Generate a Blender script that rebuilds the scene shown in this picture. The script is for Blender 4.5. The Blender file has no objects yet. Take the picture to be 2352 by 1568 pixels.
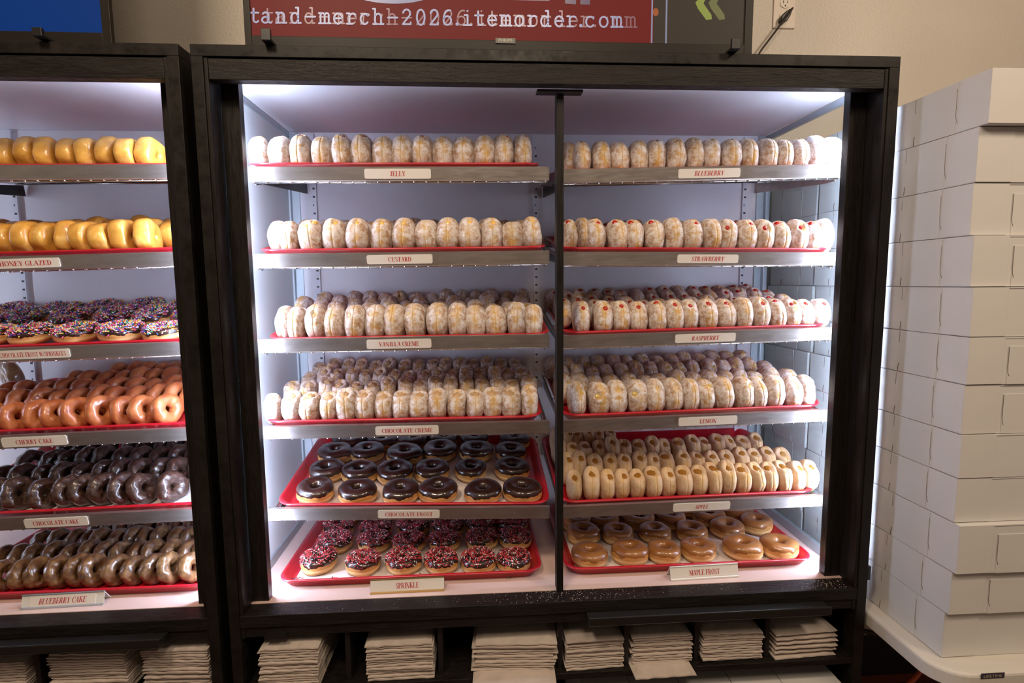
import bpy, math, random
from mathutils import Vector, Matrix, noise, Euler
sc = bpy.context.scene
COL = sc.collection
PI = math.pi
# ------------------------------------------------------------------ camera
F_PX, CAM = 1254.35, Vector((-.161, -1.2512, .777))
YAW, PITCH, ROLL = .0632, .1071, -.009
FWD = Vector((math.sin(YAW)*math.cos(PITCH), math.cos(YAW)*math.cos(PITCH), -math.sin(PITCH)))
_r = Vector((math.cos(YAW), -math.sin(YAW), 0)); _u = _r.cross(FWD)
RIGHT = _r*math.cos(ROLL) + _u*math.sin(ROLL); UP = _u*math.cos(ROLL) - _r*math.sin(ROLL)
cd = bpy.data.cameras.new('camera'); co = bpy.data.objects.new('camera', cd); COL.objects.link(co)
cd.sensor_width = 36; cd.lens = F_PX/2352*36; cd.clip_start = .02
m = Matrix((RIGHT, UP, -FWD)).transposed().to_4x4(); m.translation = CAM; co.matrix_world = m
sc.camera = co
# ------------------------------------------------------------------ light
sc.view_settings.view_transform = 'Standard'; sc.view_settings.look = 'None'
sc.view_settings.exposure = 0.0; sc.view_settings.gamma = 1; sc.view_settings.use_curve_mapping = False
W = bpy.data.worlds.new('room_light'); sc.world = W; W.use_nodes = True
bgn = W.node_tree.nodes['Background']; bgn.inputs[0].default_value = (1, .74, .56, 1); bgn.inputs[1].default_value = .16
def area(name, loc, size, power, col, target, sy=None):
    l = bpy.data.lights.new(name, 'AREA'); l.energy = power; l.color = col; l.size = size
    if sy: l.shape = 'RECTANGLE'; l.size_y = sy
    o = bpy.data.objects.new(name, l); COL.objects.link(o); o.location = loc
    o.rotation_euler = (Vector(target)-Vector(loc)).to_track_quat('-Z', 'Y').to_euler()
    return o
WARM = (1, .80, .60)
area('ceiling_lamp_left', (-.86, -1.35, 2.3), .35, 25, WARM, (-.9, 0, .8))
area('ceiling_lamp_middle', (.1, -1.9, 2.3), .5, 19, WARM, (0, 0, .7))
area('ceiling_lamp_right', (1.6, -1.3, 2.3), .35, 20, WARM, (1.2, 0, .8))
LED_STRENGTH = 138
LED_COL = (.64, .74, 1.0)
def ordw(i): return ['first','second','third','fourth','fifth','sixth','seventh','eighth','ninth','tenth','eleventh','twelfth','thirteenth','fourteenth','fifteenth','sixteenth','seventeenth','eighteenth','nineteenth','twentieth'][i]
def ray(px, py): return FWD + RIGHT*((px-1176)/F_PX) - UP*((py-784)/F_PX)
def at_y(px, py, Y): d = ray(px, py); return CAM + d*((Y-CAM.y)/d.y)
def at_z(px, py, Z): d = ray(px, py); return CAM + d*((Z-CAM.z)/d.z)
# ------------------------------------------------------------------ materials
def new_mat(name):
    M = bpy.data.materials.new(name); M.use_nodes = True
    return M, M.node_tree.nodes, M.node_tree.links, M.node_tree.nodes['Principled BSDF']
def simple(name, col, rough=.5, metal=0, coat=0, spec=.5, emit=None, es=0):
    M, n, l, b = new_mat(name)
    b.inputs['Base Color'].default_value = (*col, 1); b.inputs['Roughness'].default_value = rough
    b.inputs['Metallic'].default_value = metal; b.inputs['Coat Weight'].default_value = coat
    b.inputs['Coat Roughness'].default_value = .08
    b.inputs['Specular IOR Level'].default_value = spec
    if emit: b.inputs['Emission Color'].default_value = (*emit, 1); b.inputs['Emission Strength'].default_value = es
    return M
def ramp(n, l, fac, stops):
    r = n.new('ShaderNodeValToRGB'); e = r.color_ramp.elements
    while len(e) < len(stops): e.new(.5)
    for k, (p, c) in enumerate(stops): e[k].position = p; e[k].color = (*c, 1) if len(c) == 3 else c
    l.new(fac, r.inputs[0]); return r.outputs[0]
def mrange(n, l, v, a, b, c, d):
    x = n.new('ShaderNodeMapRange'); l.new(v, x.inputs[0])
    for k, q in enumerate((a, b, c, d)): x.inputs[k+1].default_value = q
    return x.outputs[0]
def coords(n, l, scale=(1, 1, 1), rand=False):
    t = n.new('ShaderNodeTexCoord'); mp = n.new('ShaderNodeMapping'); mp.inputs['Scale'].default_value = scale
    l.new(t.outputs['Object'], mp.inputs[0])
    if rand:
        oi = n.new('ShaderNodeObjectInfo'); mm = n.new('ShaderNodeMath'); mm.operation = 'MULTIPLY'; mm.inputs[1].default_value = 37.
        l.new(oi.outputs['Random'], mm.inputs[0]); l.new(mm.outputs[0], mp.inputs['Location'])
    return mp.outputs[0], t.outputs['Object']
def noi(n, l, vec, scale, detail=4, rough=.6):
    x = n.new('ShaderNodeTexNoise'); x.inputs['Scale'].default_value = scale; x.inputs['Detail'].default_value = detail
    x.inputs['Roughness'].default_value = rough; l.new(vec, x.inputs['Vector']); return x.outputs[0]
def bump(n, l, b, h, strength, dist=.002):
    x = n.new('ShaderNodeBump'); x.inputs['Strength'].default_value = strength; x.inputs['Distance'].default_value = dist
    l.new(h, x.inputs['Height']); l.new(x.outputs[0], b.inputs['Normal'])
def mix(n, l, f, a, b_, mode='MIX'):
    x = n.new('ShaderNodeMix'); x.data_type = 'RGBA'; x.blend_type = mode
    for s, v in ((x.inputs[0], f), (x.inputs[6], a), (x.inputs[7], b_)):
        if isinstance(v, (int, float)): s.default_value = v
        elif isinstance(v, tuple): s.default_value = (*v, 1)
        else: l.new(v, s)
    return x.outputs[2]
def wood(name, scale, col=(.0075, .0058, .005), strength=.5, rough=.34):
    M, n, l, b = new_mat(name); v, _ = coords(n, l, scale)
    g = noi(n, l, v, 10, 6, .7); g2 = noi(n, l, v, 40, 3, .6)
    c = ramp(n, l, g, [(.35, col), (.62, tuple(x*1.8+.001 for x in col)), (.78, tuple(x*2.6+.003 for x in col))]); l.new(c, b.inputs['Base Color'])
    l.new(mrange(n, l, g2, .3, .7, rough-.06, rough+.22), b.inputs['Roughness']); b.inputs['Specular IOR Level'].default_value = .22
    bump(n, l, b, g, strength, .004); return M
MT = {}
MT['wood_h'] = wood('black_painted_board', (1.2, 6, 9), strength=.75)
MT['wood_v'] = wood('black_painted_post', (9, 6, .7), strength=.35, rough=.36)
MT['ring'] = wood('black_frame_paint', (.8, .8, .8), col=(.0075, .006, .005), strength=.04, rough=.36)
MT['black'] = simple('black_plastic', (.012, .011, .010), .35)
MT['blackin'] = simple('black_cubby_paint', (.010, .008, .008), .45)
def panel(name, col, rough):
    M, n, l, b = new_mat(name); v, _ = coords(n, l); g = noi(n, l, v, 6, 3)
    l.new(ramp(n, l, g, [(.3, tuple(x*.95 for x in col)), (.7, col)]), b.inputs['Base Color'])
    b.inputs['Roughness'].default_value = rough; bump(n, l, b, noi(n, l, v, 60, 2), .03, .002); return M
MT['white'] = panel('white_case_panel', (.78, .77, .80), .35)
MT['deck'] = panel('white_laminate_pink_bounce', (.66, .49, .43), .28)  # white laminate; reddish bounce light is mixed into its base colour
MT['alu'] = simple('satin_aluminium', (.50, .56, .60), .35, .75)
MT['chrome'] = simple('chrome_wire', (.62, .60, .56), .22, 1)
def steel():
    M, n, l, b = new_mat('brushed_steel'); v, _ = coords(n, l, (1, 6, 6)); g = noi(n, l, v, 9, 5, .6)
    l.new(ramp(n, l, g, [(.3, (.42, .37, .33)), (.7, (.56, .51, .46))]), b.inputs['Base Color'])
    b.inputs['Metallic'].default_value = .9
    l.new(mrange(n, l, noi(n, l, v, 25, 4), .3, .7, .30, .42), b.inputs['Roughness']); return M
MT['steel'] = steel()
MT['slot'] = simple('dark_slot', (.03, .03, .035), .6)
MT['std'] = simple('white_slotted_rail', (.72, .73, .78), .4)
MT['led'] = simple('led_strip', (.8, .9, 1), .5, emit=LED_COL, es=LED_STRENGTH)
def glass():
    M = bpy.data.materials.new('clear_glass'); M.use_nodes = True; n = M.node_tree.nodes; l = M.node_tree.links; n.clear()
    o = n.new('ShaderNodeOutputMaterial'); mx = n.new('ShaderNodeMixShader'); t = n.new('ShaderNodeBsdfTransparent'); g = n.new('ShaderNodeBsdfGlossy')
    lw = n.new('ShaderNodeLayerWeight'); lw.inputs[0].default_value = .5; f0 = n.new('ShaderNodeMath'); f0.operation = 'POWER'; f0.inputs[1].default_value = 5; l.new(lw.outputs['Facing'], f0.inputs[0]); f = n.new('ShaderNodeMath'); f.operation = 'MULTIPLY_ADD'; f.inputs[1].default_value = .80; f.inputs[2].default_value = .035; l.new(f0.outputs[0], f.inputs[0]); t.inputs[0].default_value = (.965, .99, .99, 1); g.inputs['Roughness'].default_value = .02
    g.inputs['Color'].default_value = (.9, .97, 1, 1)
    l.new(f.outputs[0], mx.inputs[0]); l.new(t.outputs[0], mx.inputs[1]); l.new(g.outputs[0], mx.inputs[2]); l.new(mx.outputs[0], o.inputs[0]); return M
MT['glass'] = glass()
MT['sidewall'] = simple('glossy_white_side_wall', (.80, .86, .88), .25, coat=.6)
MT['tray'] = simple('red_tray_plastic', (.42, .006, .016), .3, coat=.25)
MT['paper'] = simple('white_tray_paper', (.78, .72, .70), .6)
MT['card'] = simple('label_card', (.74, .68, .60), .35)
MT['ink'] = simple('red_label_ink', (.45, .02, .03), .5)
MT['brass'] = simple('gold_sign_edge', (.62, .42, .16), .3, .9)
MT['holder'] = simple('clear_sign_holder', (.72, .70, .64), .12, coat=.6)
def wallmat():
    M, n, l, b = new_mat('textured_beige_wall'); v, _ = coords(n, l); a = noi(n, l, v, 140, 3, .6); g = noi(n, l, v, 2, 2)
    l.new(ramp(n, l, g, [(.3, (.60, .54, .46)), (.7, (.66, .60, .51))]), b.inputs['Base Color']); b.inputs['Roughness'].default_value = .38
    bump(n, l, b, a, .55, .003); return M
MT['wall'] = wallmat()
def floormat():
    M, n, l, b = new_mat('dark_red_brown_floor'); v, _ = coords(n, l); t = n.new('ShaderNodeTexBrick'); t.inputs['Scale'].default_value = 3
    t.offset = 0; t.inputs['Color1'].default_value = (.11, .035, .02, 1); t.inputs['Color2'].default_value = (.14, .045, .025, 1); t.inputs['Mortar'].default_value = (.04, .03, .025, 1)
    l.new(v, t.inputs[0]); l.new(t.outputs[0], b.inputs['Base Color']); b.inputs['Roughness'].default_value = .35; return M
MT['floor'] = floormat()
def boxmat():
    M, n, l, b = new_mat('white_paperboard'); v, _ = coords(n, l); g = noi(n, l, v, 5, 3)
    l.new(ramp(n, l, g, [(.3, (.64, .62, .59)), (.7, (.68, .66, .63))]), b.inputs['Base Color']); b.inputs['Roughness'].default_value = .42; bump(n, l, b, g, .1, .01); return M
MT['box'] = boxmat()
MT['slit'] = simple('box_slit_shadow_gap', (.10, .075, .06), .8)
def bagmat():
    M, n, l, b = new_mat('white_bag_paper'); v, _ = coords(n, l, rand=True); g = noi(n, l, v, 25, 4)
    l.new(ramp(n, l, g, [(.3, (.50, .42, .36)), (.7, (.60, .51, .44))]), b.inputs['Base Color']); b.inputs['Roughness'].default_value = .65; bump(n, l, b, g, .25, .006); return M
MT['bag'] = bagmat()
def powder(name, crust, gold, sugar, lo, hi, goldamt=.6, seam=.75):
    M, n, l, b = new_mat(name); v, raw = coords(n, l, rand=True)
    patch = noi(n, l, v, 75, 9, .78); big = noi(n, l, v, 22, 2, .5)
    sx = n.new('ShaderNodeSeparateXYZ'); l.new(raw, sx.inputs[0])
    ab = n.new('ShaderNodeMath'); ab.operation = 'ABSOLUTE'; l.new(sx.outputs[0], ab.inputs[0])
    mr = n.new('ShaderNodeMapRange'); mr.inputs[1].default_value = .001; mr.inputs[2].default_value = .013; mr.inputs[3].default_value = 1; mr.inputs[4].default_value = 0; l.new(ab.outputs[0], mr.inputs[0])
    gm = n.new('ShaderNodeMath'); gm.operation = 'MULTIPLY'; l.new(mr.outputs[0], gm.inputs[0]); l.new(ramp(n, l, big, [(.47, (0, 0, 0)), (.66, (1, 1, 1))]), gm.inputs[1])
    dough = mix(n, l, mr.outputs[0], crust, gold)
    sm = mrange(n, l, ab.outputs[0], .0002, .0011, seam, 0)
    sug = ramp(n, l, patch, [(lo, (0, 0, 0)), (hi, (1, 1, 1))])
    sub = n.new('ShaderNodeMath'); sub.operation = 'MULTIPLY_ADD'; sub.inputs[1].default_value = -goldamt; sub.use_clamp = True; l.new(gm.outputs[0], sub.inputs[0]); l.new(sug, sub.inputs[2])
    l.new(mix(n, l, sm, mix(n, l, sub.outputs[0], dough, sugar), tuple(x*.75 for x in gold)), b.inputs['Base Color'])
    b.inputs['Roughness'].default_value = .85; b.inputs['Specular IOR Level'].default_value = .2
    bump(n, l, b, patch, .8, .004); return M
MT['powder'] = powder('powdered_sugar_dough', (.44, .25, .13), (.72, .45, .15), (.83, .78, .75), .40, .58, .50, .55)
MT['cinnamon'] = powder('fine_sugar_tan_dough', (.58, .36, .18), (.72, .46, .17), (.70, .52, .36), .33, .66, .5, .3)
MT['jelly'] = simple('red_jelly', (.42, .015, .008), .15, coat=.5)
MT['bluejam'] = simple('dark_berry_jam', (.07, .012, .012), .2, coat=.4)
MT['custard'] = simple('yellow_custard', (.80, .52, .10), .3, coat=.2)
MT['lemon'] = simple('pale_lemon_filling', (.60, .42, .10), .3, coat=.3)
MT['vanilla'] = simple('cream_filling', (.74, .60, .38), .4)
MT['choccreme'] = simple('tan_chocolate_creme', (.52, .33, .16), .45)
MT['apple'] = simple('amber_apple_filling', (.30, .13, .02), .12, coat=.7)
def dough(name, top, band, bandz, bw, rough=.45, coat=0, ns=30, dark=.75):
    M, n, l, b = new_mat(name); v, raw = coords(n, l, rand=True); sx = n.new('ShaderNodeSeparateXYZ'); l.new(raw, sx.inputs[0])
    s = n.new('ShaderNodeMath'); s.operation = 'SUBTRACT'; s.inputs[1].default_value = bandz; l.new(sx.outputs[2], s.inputs[0])
    ab = n.new('ShaderNodeMath'); ab.operation = 'ABSOLUTE'; l.new(s.outputs[0], ab.inputs[0])
    mr = n.new('ShaderNodeMapRange'); mr.inputs[1].default_value = 0; mr.inputs[2].default_value = bw; mr.inputs[3].default_value = 1; mr.inputs[4].default_value = 0; l.new(ab.outputs[0], mr.inputs[0])
    g = noi(n, l, v, ns, 4, .6)
    t = ramp(n, l, g, [(.3, tuple(x*dark for x in top)), (.7, top)])
    l.new(mix(n, l, mr.outputs[0], t, band), b.inputs['Base Color']); b.inputs['Roughness'].default_value = rough; b.inputs['Coat Weight'].default_value = coat; b.inputs['Coat Roughness'].default_value = .15
    bump(n, l, b, g, .25, .004); return M
MT['yeast'] = dough('golden_yeast_dough', (.60, .31, .09), (.80, .58, .28), .015, .006)
def glazed(name, c1, c2, c3, ns, rough=.22, coat=.7, lo=.35, hi=.75, bs=.3):
    M, n, l, b = new_mat(name); v, _ = coords(n, l, rand=True); g = noi(n, l, v, ns, 5, .6)
    l.new(ramp(n, l, g, [(lo, c1), ((lo+hi)/2, c2), (hi, c3)]), b.inputs['Base Color']); b.inputs['Roughness'].default_value = rough+.2
    b.inputs['Coat Weight'].default_value = coat; b.inputs['Coat Roughness'].default_value = rough*.6; bump(n, l, b, g, bs, .004); return M
MT['glazed'] = glazed('honey_glazed_dough', (.56, .26, .035), (.70, .36, .06), (.80, .54, .18), 28)
MT['cherry'] = glazed('cherry_cake_dough', (.36, .09, .03), (.52, .17, .055), (.62, .26, .12), 32)
MT['choccake'] = glazed('chocolate_cake_dough', (.030, .012, .007), (.06, .025, .014), (.17, .10, .07), 90, .25, .7, .38, .8, 1.0)
MT['bluecake'] = glazed('blueberry_cake_dough', (.07, .032, .014), (.18, .088, .03), (.31, .20, .10), 60, .22, .8, .33, .75, .5)
MT['oldfash'] = glazed('pale_glazed_cake_dough', (.14, .07, .03), (.26, .14, .06), (.40, .28, .16), 30)
MT['choc'] = glazed('dark_chocolate_icing', (.020, .007, .004), (.028, .010, .006), (.040, .015, .009), 25, .12, .9, bs=.35)
MT['maple'] = glazed('maple_icing', (.25, .095, .022), (.31, .125, .032), (.38, .17, .05), 20, .16, .7, bs=.15)
MT['nubs'] = {k: simple('sprinkle_'+k, c, .35, coat=.3) for k, c in dict(red=(.62, .045, .055), black=(.02, .015, .03), white=(.86, .82, .80), pink=(.85, .08, .30), orange=(.90, .25, .03), yellow=(.90, .65, .08), green=(.04, .36, .14), blue=(.03, .20, .60), purple=(.24, .06, .45)).items()}
# ------------------------------------------------------------------ mesh helpers
class MB:
    def __init__(s): s.v = []; s.f = []; s.mi = []
    def add(s, vs, fs, mi=0):
        o = len(s.v); s.v += [tuple(x) for x in vs]; s.f += [tuple(o+i for i in f) for f in fs]; s.mi += [mi]*len(fs)
    def box(s, x0, x1, y0, y1, z0, z1, mi=0):
        s.add([(x0, y0, z0), (x1, y0, z0), (x1, y1, z0), (x0, y1, z0), (x0, y0, z1), (x1, y0, z1), (x1, y1, z1), (x0, y1, z1)],
              [(0, 3, 2, 1), (4, 5, 6, 7), (0, 1, 5, 4), (1, 2, 6, 5), (2, 3, 7, 6), (3, 0, 4, 7)], mi)
    def prism(s, pts, ax, a, b, mi=0):          # polygon in the two other axes, extruded along ax from a to b
        def P(p, t): return {'x': (t, p[0], p[1]), 'y': (p[0], t, p[1]), 'z': (p[0], p[1], t)}[ax]
        k = len(pts); s.add([P(p, a) for p in pts]+[P(p, b) for p in pts], [tuple(range(k))[::-1], tuple(range(k, 2*k))]+[(i, (i+1) % k, k+(i+1) % k, k+i) for i in range(k)], mi)
    def tube(s, pts, r, k=8, mi=0):
        pts = [Vector(p) for p in pts]; rings = []
        for i, p in enumerate(pts):
            d = (pts[min(i+1, len(pts)-1)]-pts[max(i-1, 0)]).normalized(); a = d.cross(Vector((0, 0, 1)) if abs(d.z) < .9 else Vector((1, 0, 0))).normalized(); b = d.cross(a)
            rings.append([p+(a*math.cos(2*PI*j/k)+b*math.sin(2*PI*j/k))*r for j in range(k)])
        fs = [(i*k+j, i*k+(j+1) % k, (i+1)*k+(j+1) % k, (i+1)*k+j) for i in range(len(pts)-1) for j in range(k)]
        n = len(pts); fs += [tuple(range(k))[::-1], tuple((n-1)*k+j for j in range(k))]
        s.add([v for R in rings for v in R], fs, mi)
    def mesh(s, name, mats, smooth=False, org=(0, 0, 0)):
        me = bpy.data.meshes.new(name); me.from_pydata([(v[0]-org[0], v[1]-org[1], v[2]-org[2]) for v in s.v], [], s.f)
        for M in (mats if isinstance(mats, list) else [mats]): me.materials.append(M)
        me.polygons.foreach_set('material_index', s.mi); me.polygons.foreach_set('use_smooth', [smooth]*len(s.f)); me.update(); return me
def link(name, me, parent=None, loc=(0, 0, 0), rot=None):
    o = bpy.data.objects.new(name, me); COL.objects.link(o); o.location = loc
    if rot: o.rotation_euler = rot
    if parent: o.parent = parent
    return o
def thing(name, label, cat, loc=(0, 0, 0), group=None, me=None, rot=None):
    assert 4 <= len(label.split()) <= 16, label
    o = link(name, me, None, loc, rot); o['label'] = label; o['category'] = cat
    if group: o['group'] = group
    return o
def part(name, mb, mat, parent, smooth=False, bevel=0):
    o = link(name, mb.mesh(name, mat, smooth, parent.location if parent.parent is None else parent.parent.location), parent)
    if bevel:
        b = o.modifiers.new('bevel', 'BEVEL'); b.width = bevel; b.segments = 2; b.limit_method = 'ANGLE'
    return o
def struct(name, mb, mat):
    o = link(name, mb.mesh(name, mat)); o['kind'] = 'structure'; return o
# ------------------------------------------------------------------ lettering: serif capitals drawn as polygons
def ring_seg(cx, cy, rx, ry, tx, ty, a0, a1, n=14):
    out = []
    for i in range(n):
        p, q = [math.radians(a0+(a1-a0)*k/n) for k in (i, i+1)]
        out.append([(cx+rx*math.cos(p), cy+ry*math.sin(p)), (cx+rx*math.cos(q), cy+ry*math.sin(q)), (cx+(rx-tx)*math.cos(q), cy+(ry-ty)*math.sin(q)), (cx+(rx-tx)*math.cos(p), cy+(ry-ty)*math.sin(p))])
    return out
S, H = .17, .075                                  # stem and hairline, cap height 1
def st(x, y0=0, y1=1, w=S, serif=True, top=True, bot=True):
    r = [[(x, y0), (x+w, y0), (x+w, y1), (x, y1)]]
    if serif:
        e = .09
        if bot: r.append([(x-e, y0), (x+w+e, y0), (x+w+e, y0+.045), (x-e, y0+.045)])
        if top: r.append([(x-e, y1-.045), (x+w+e, y1-.045), (x+w+e, y1), (x-e, y1)])
    return r
def hb(x0, x1, y, t=H): return [[(x0, y-t/2), (x1, y-t/2), (x1, y+t/2), (x0, y+t/2)]]
def dg(x0, y0, x1, y1, w): return [[(x0, y0), (x0+w, y0), (x1+w, y1), (x1, y1)]]
def sf(x, y, e=.12): return [[(x-e, y), (x+e, y), (x+e, y+.045), (x-e, y+.045)]]
def tick(x, y0, y1, w=.05): return [[(x, y0), (x+w, y0), (x+w, y1), (x, y1)]]
GL = {
 'A': (.74, dg(.06, 0, .33, 1, .055)+dg(.50, 0, .29, 1, .17)+hb(.16, .56, .34, .05)+sf(.08, 0)+sf(.60, 0)),
 'B': (.66, st(.08)+ring_seg(.28, .75, .27, .25, .13, .05, -90, 90)+ring_seg(.28, .27, .33, .27, .15, .05, -90, 90)+hb(.1, .3, .975, .05)+hb(.1, .3, .51, .05)+hb(.1, .3, .025, .05)),
 'C': (.70, ring_seg(.38, .5, .34, .52, .16, .05, 48, 312)+tick(.60, .68, .98)+tick(.6, .1, .2, .03)),
 'D': (.74, st(.08)+ring_seg(.30, .5, .38, .5, .16, .05, -90, 90)+hb(.1, .32, .975, .05)+hb(.1, .32, .025, .05)),
 'E': (.66, st(.08)+hb(.1, .56, .975, .05)+hb(.1, .58, .025, .05)+hb(.1, .44, .51, .05)+tick(.53, .76, .98)+tick(.56, 0, .24)+tick(.42, .4, .62, .04)),
 'F': (.61, st(.08)+hb(.1, .56, .975, .05)+hb(.1, .44, .51, .05)+tick(.53, .76, .98)+tick(.42, .4, .62, .04)),
 'G': (.76, ring_seg(.38, .5, .34, .52, .16, .05, 48, 312)+tick(.60, .68, .98)+st(.52, 0.04, .42, .15, True, True, False)),
 'H': (.80, st(.09)+st(.55)+hb(.1, .6, .51)),
 'I': (.40, st(.12)),
 'J': (.50, st(.20, .2, 1, S, True, True, False)+ring_seg(.18, .2, .175, .22, .14, .06, 180, 360)),
 'K': (.76, st(.08)+dg(.20, .42, .52, 1, .06)+dg(.52, 0, .28, .56, .17)+sf(.58, 0)+sf(.56, .955, .1)),
 'L': (.64, st(.08)+hb(.1, .58, .025, .05)+tick(.55, 0, .28)),
 'M': (.96, st(.08, w=.06)+st(.70)+dg(.44, .05, .06, 1, .17)+dg(.47, .05, .68, 1, .06)),
 'N': (.78, st(.10, w=.06)+st(.62, w=.06)+dg(.52, 0, .04, 1, .17)),
 'O': (.78, ring_seg(.39, .5, .35, .52, .16, .05, 0, 360, 28)),
 'P': (.62, st(.08)+ring_seg(.28, .73, .30, .27, .14, .05, -90, 90)+hb(.1, .3, .975, .05)+hb(.1, .3, .48, .05)),
 'R': (.72, st(.08)+ring_seg(.28, .74, .28, .26, .14, .05, -90, 90)+hb(.1, .3, .975, .05)+hb(.1, .32, .5, .05)+dg(.50, 0, .26, .5, .17)+sf(.6, 0, .1)),
 'S': (.56, ring_seg(.28, .755, .20, .265, .11, .06, 40, 225)+ring_seg(.29, .245, .23, .265, .13, .06, -140, 45)+dg(.36, .35, .08, .65, .15)+tick(.42, .74, .98)+tick(.05, .02, .28)),
 'T': (.68, st(.26, top=False)+hb(.04, .64, .97, .06)+tick(.04, .74, .98)+tick(.59, .74, .98)),
 'U': (.76, st(.10, .3, 1, bot=False)+st(.60, .3, 1, .055, bot=False)+ring_seg(.38, .32, .28, .34, .15, .06, 180, 330)),
 'V': (.74, dg(.30, 0, .06, 1, .17)+dg(.35, 0, .60, 1, .055)+sf(.14, .955)+sf(.62, .955, .1)),
 'W': (1.02, dg(.24, 0, .04, 1, .16)+dg(.30, 0, .47, 1, .055)+dg(.60, 0, .40, 1, .16)+dg(.66, 0, .86, 1, .055)+sf(.12, .955)+sf(.48, .955)+sf(.88, .955, .1)),
 'Y': (.72, st(.28, 0, .46, top=False)+dg(.28, .42, .06, 1, .16)+dg(.36, .42, .58, 1, .055)+sf(.14, .955)+sf(.60, .955, .1)),
 'Z': (.66, dg(.06, .03, .42, .97, .16)+hb(.08, .58, .97, .06)+hb(.06, .6, .03, .06)+tick(.08, .76, .98)+tick(.56, .02, .26)),
 '/': (.34, dg(.0, -.03, .26, 1.03, .07)), ' ': (.30, []),
}
def lettering(mb, text, cx, cz, h, y, width=None, italic=False):
    total = sum(GL[c][0] for c in text); kx = h if width is None else width/total
    x = cx-total*kx/2
    for c in text:
        for k, poly in enumerate(GL[c][1]):
            yy = y-.00004*(k % 5)
            mb.add([(x+(p[0]*kx)+(.22*(p[1]-.5)*h if italic else 0), yy, cz+(p[1]-.5)*h) for p in poly], [tuple(range(len(poly)))])
        x += GL[c][0]*kx
# typewriter lower case as strokes (x 0..1, y in x-heights)
def arc(cx, cy, rx, ry, a0, a1, n=12): return [(cx+rx*math.cos(math.radians(a0+(a1-a0)*i/n)), cy+ry*math.sin(math.radians(a0+(a1-a0)*i/n))) for i in range(n+1)]
TW = {
 'a': [arc(.42, .68, .26, .28, 150, 0)+[(.68, .12), (.75, .02), (.92, .02)], arc(.40, .27, .27, .27, 60, 320)+[(.68, .22)], [(.66, .56), (.45, .55)]],
 'n': [[(.06, .96), (.24, .96), (.24, .02)], [(.06, .02), (.42, .02)], [(.24, .74)]+arc(.5, .66, .24, .3, 150, 0)+[(.74, .02)], [(.58, .02), (.94, .02)]],
 'd': [arc(.42, .47, .30, .47, 0, 360, 20), [(.52, 1.42), (.72, 1.42), (.72, .02), (.94, .02)]],
 'm': [[(.0, .96), (.14, .96), (.14, .02)], [(.0, .02), (.28, .02)], [(.14, .78)]+arc(.32, .74, .17, .22, 150, 0)+[(.49, .02)], [(.38, .02), (.6, .02)], [(.49, .78)]+arc(.67, .74, .17, .22, 150, 0)+[(.84, .02)], [(.74, .02), (1, .02)]],
 'e': [arc(.48, .47, .34, .47, 0, 320, 20), [(.14, .5), (.82, .5)]],
 'r': [[(.08, .96), (.3, .96), (.3, .02)], [(.08, .02), (.6, .02)], [(.3, .66)]+arc(.6, .66, .28, .28, 160, 40)],
 'c': [arc(.48, .47, .34, .47, 45, 320, 18), [(.76, .76), (.76, .9)]],
 'h': [[(.04, 1.42), (.22, 1.42), (.22, .02)], [(.06, .02), (.4, .02)], [(.22, .72)]+arc(.48, .66, .25, .3, 150, 0)+[(.73, .02)], [(.56, .02), (.94, .02)]],
 '2': [arc(.46, 1.02, .3, .36, 170, -30)+[(.14, .04), (.8, .04), (.8, .2)]],
 '0': [arc(.48, .68, .33, .7, 0, 360, 24)],
 '6': [arc(.48, .42, .32, .40, 0, 360, 20), arc(.62, .50, .46, .86, 180, 75, 10)],
 '.': [arc(.5, .1, .07, .07, 0, 360, 8)], '-': [[(.1, .62), (.9, .62)]],
 'i': [[(.24, .94), (.5, .94), (.5, .02)], [(.16, .02), (.84, .02)], [(.48, 1.3), (.5, 1.34)]],
 't': [[(.36, 1.3), (.36, .3)]+arc(.58, .28, .22, .24, 180, 330), [(.1, .92), (.78, .92)]],
 'o': [arc(.48, .47, .34, .47, 0, 360, 22)],
}
def stroke(mb, pts, w, y, f):                       # ribbon with round joints, f maps glyph point to (x,z)
    P = [Vector(f(p)) for p in pts]
    for i, p in enumerate(P):
        mb.add([(p.x+w*math.cos(k*PI/4), y, p.y+w*math.sin(k*PI/4)) for k in range(8)], [tuple(range(8))])
        if i+1 < len(P):
            q = P[i+1]; d = q-p
            if d.length < 1e-7: continue
            d.normalize(); nn = Vector((-d.y, d.x))*w
            mb.add([(a.x, y-.00003*(1+i % 2), a.y) for a in (p+nn, q+nn, q-nn, p-nn)], [(0, 1, 2, 3)])
# ------------------------------------------------------------------ room
mb = MB(); mb.box(-4, 4, .68, .78, -.815, 2.2); wall = struct('wall_back', mb, MT['wall'])
mb = MB(); mb.box(-4, 4, -3.5, .68, -.9, -.815); struct('floor', mb, MT['floor'])
mb = MB(); mb.box(.82, 4, .655, .68, -.775, -.62); struct('baseboard_back', mb, simple('black_base_rail', (.012, .009, .008), .5))
mb = MB(); mb.box(.82, 4, .66, .68, -.815, -.775); struct('trim_1', mb, simple('red_brown_base_tile', (.16, .035, .015), .4))
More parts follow.
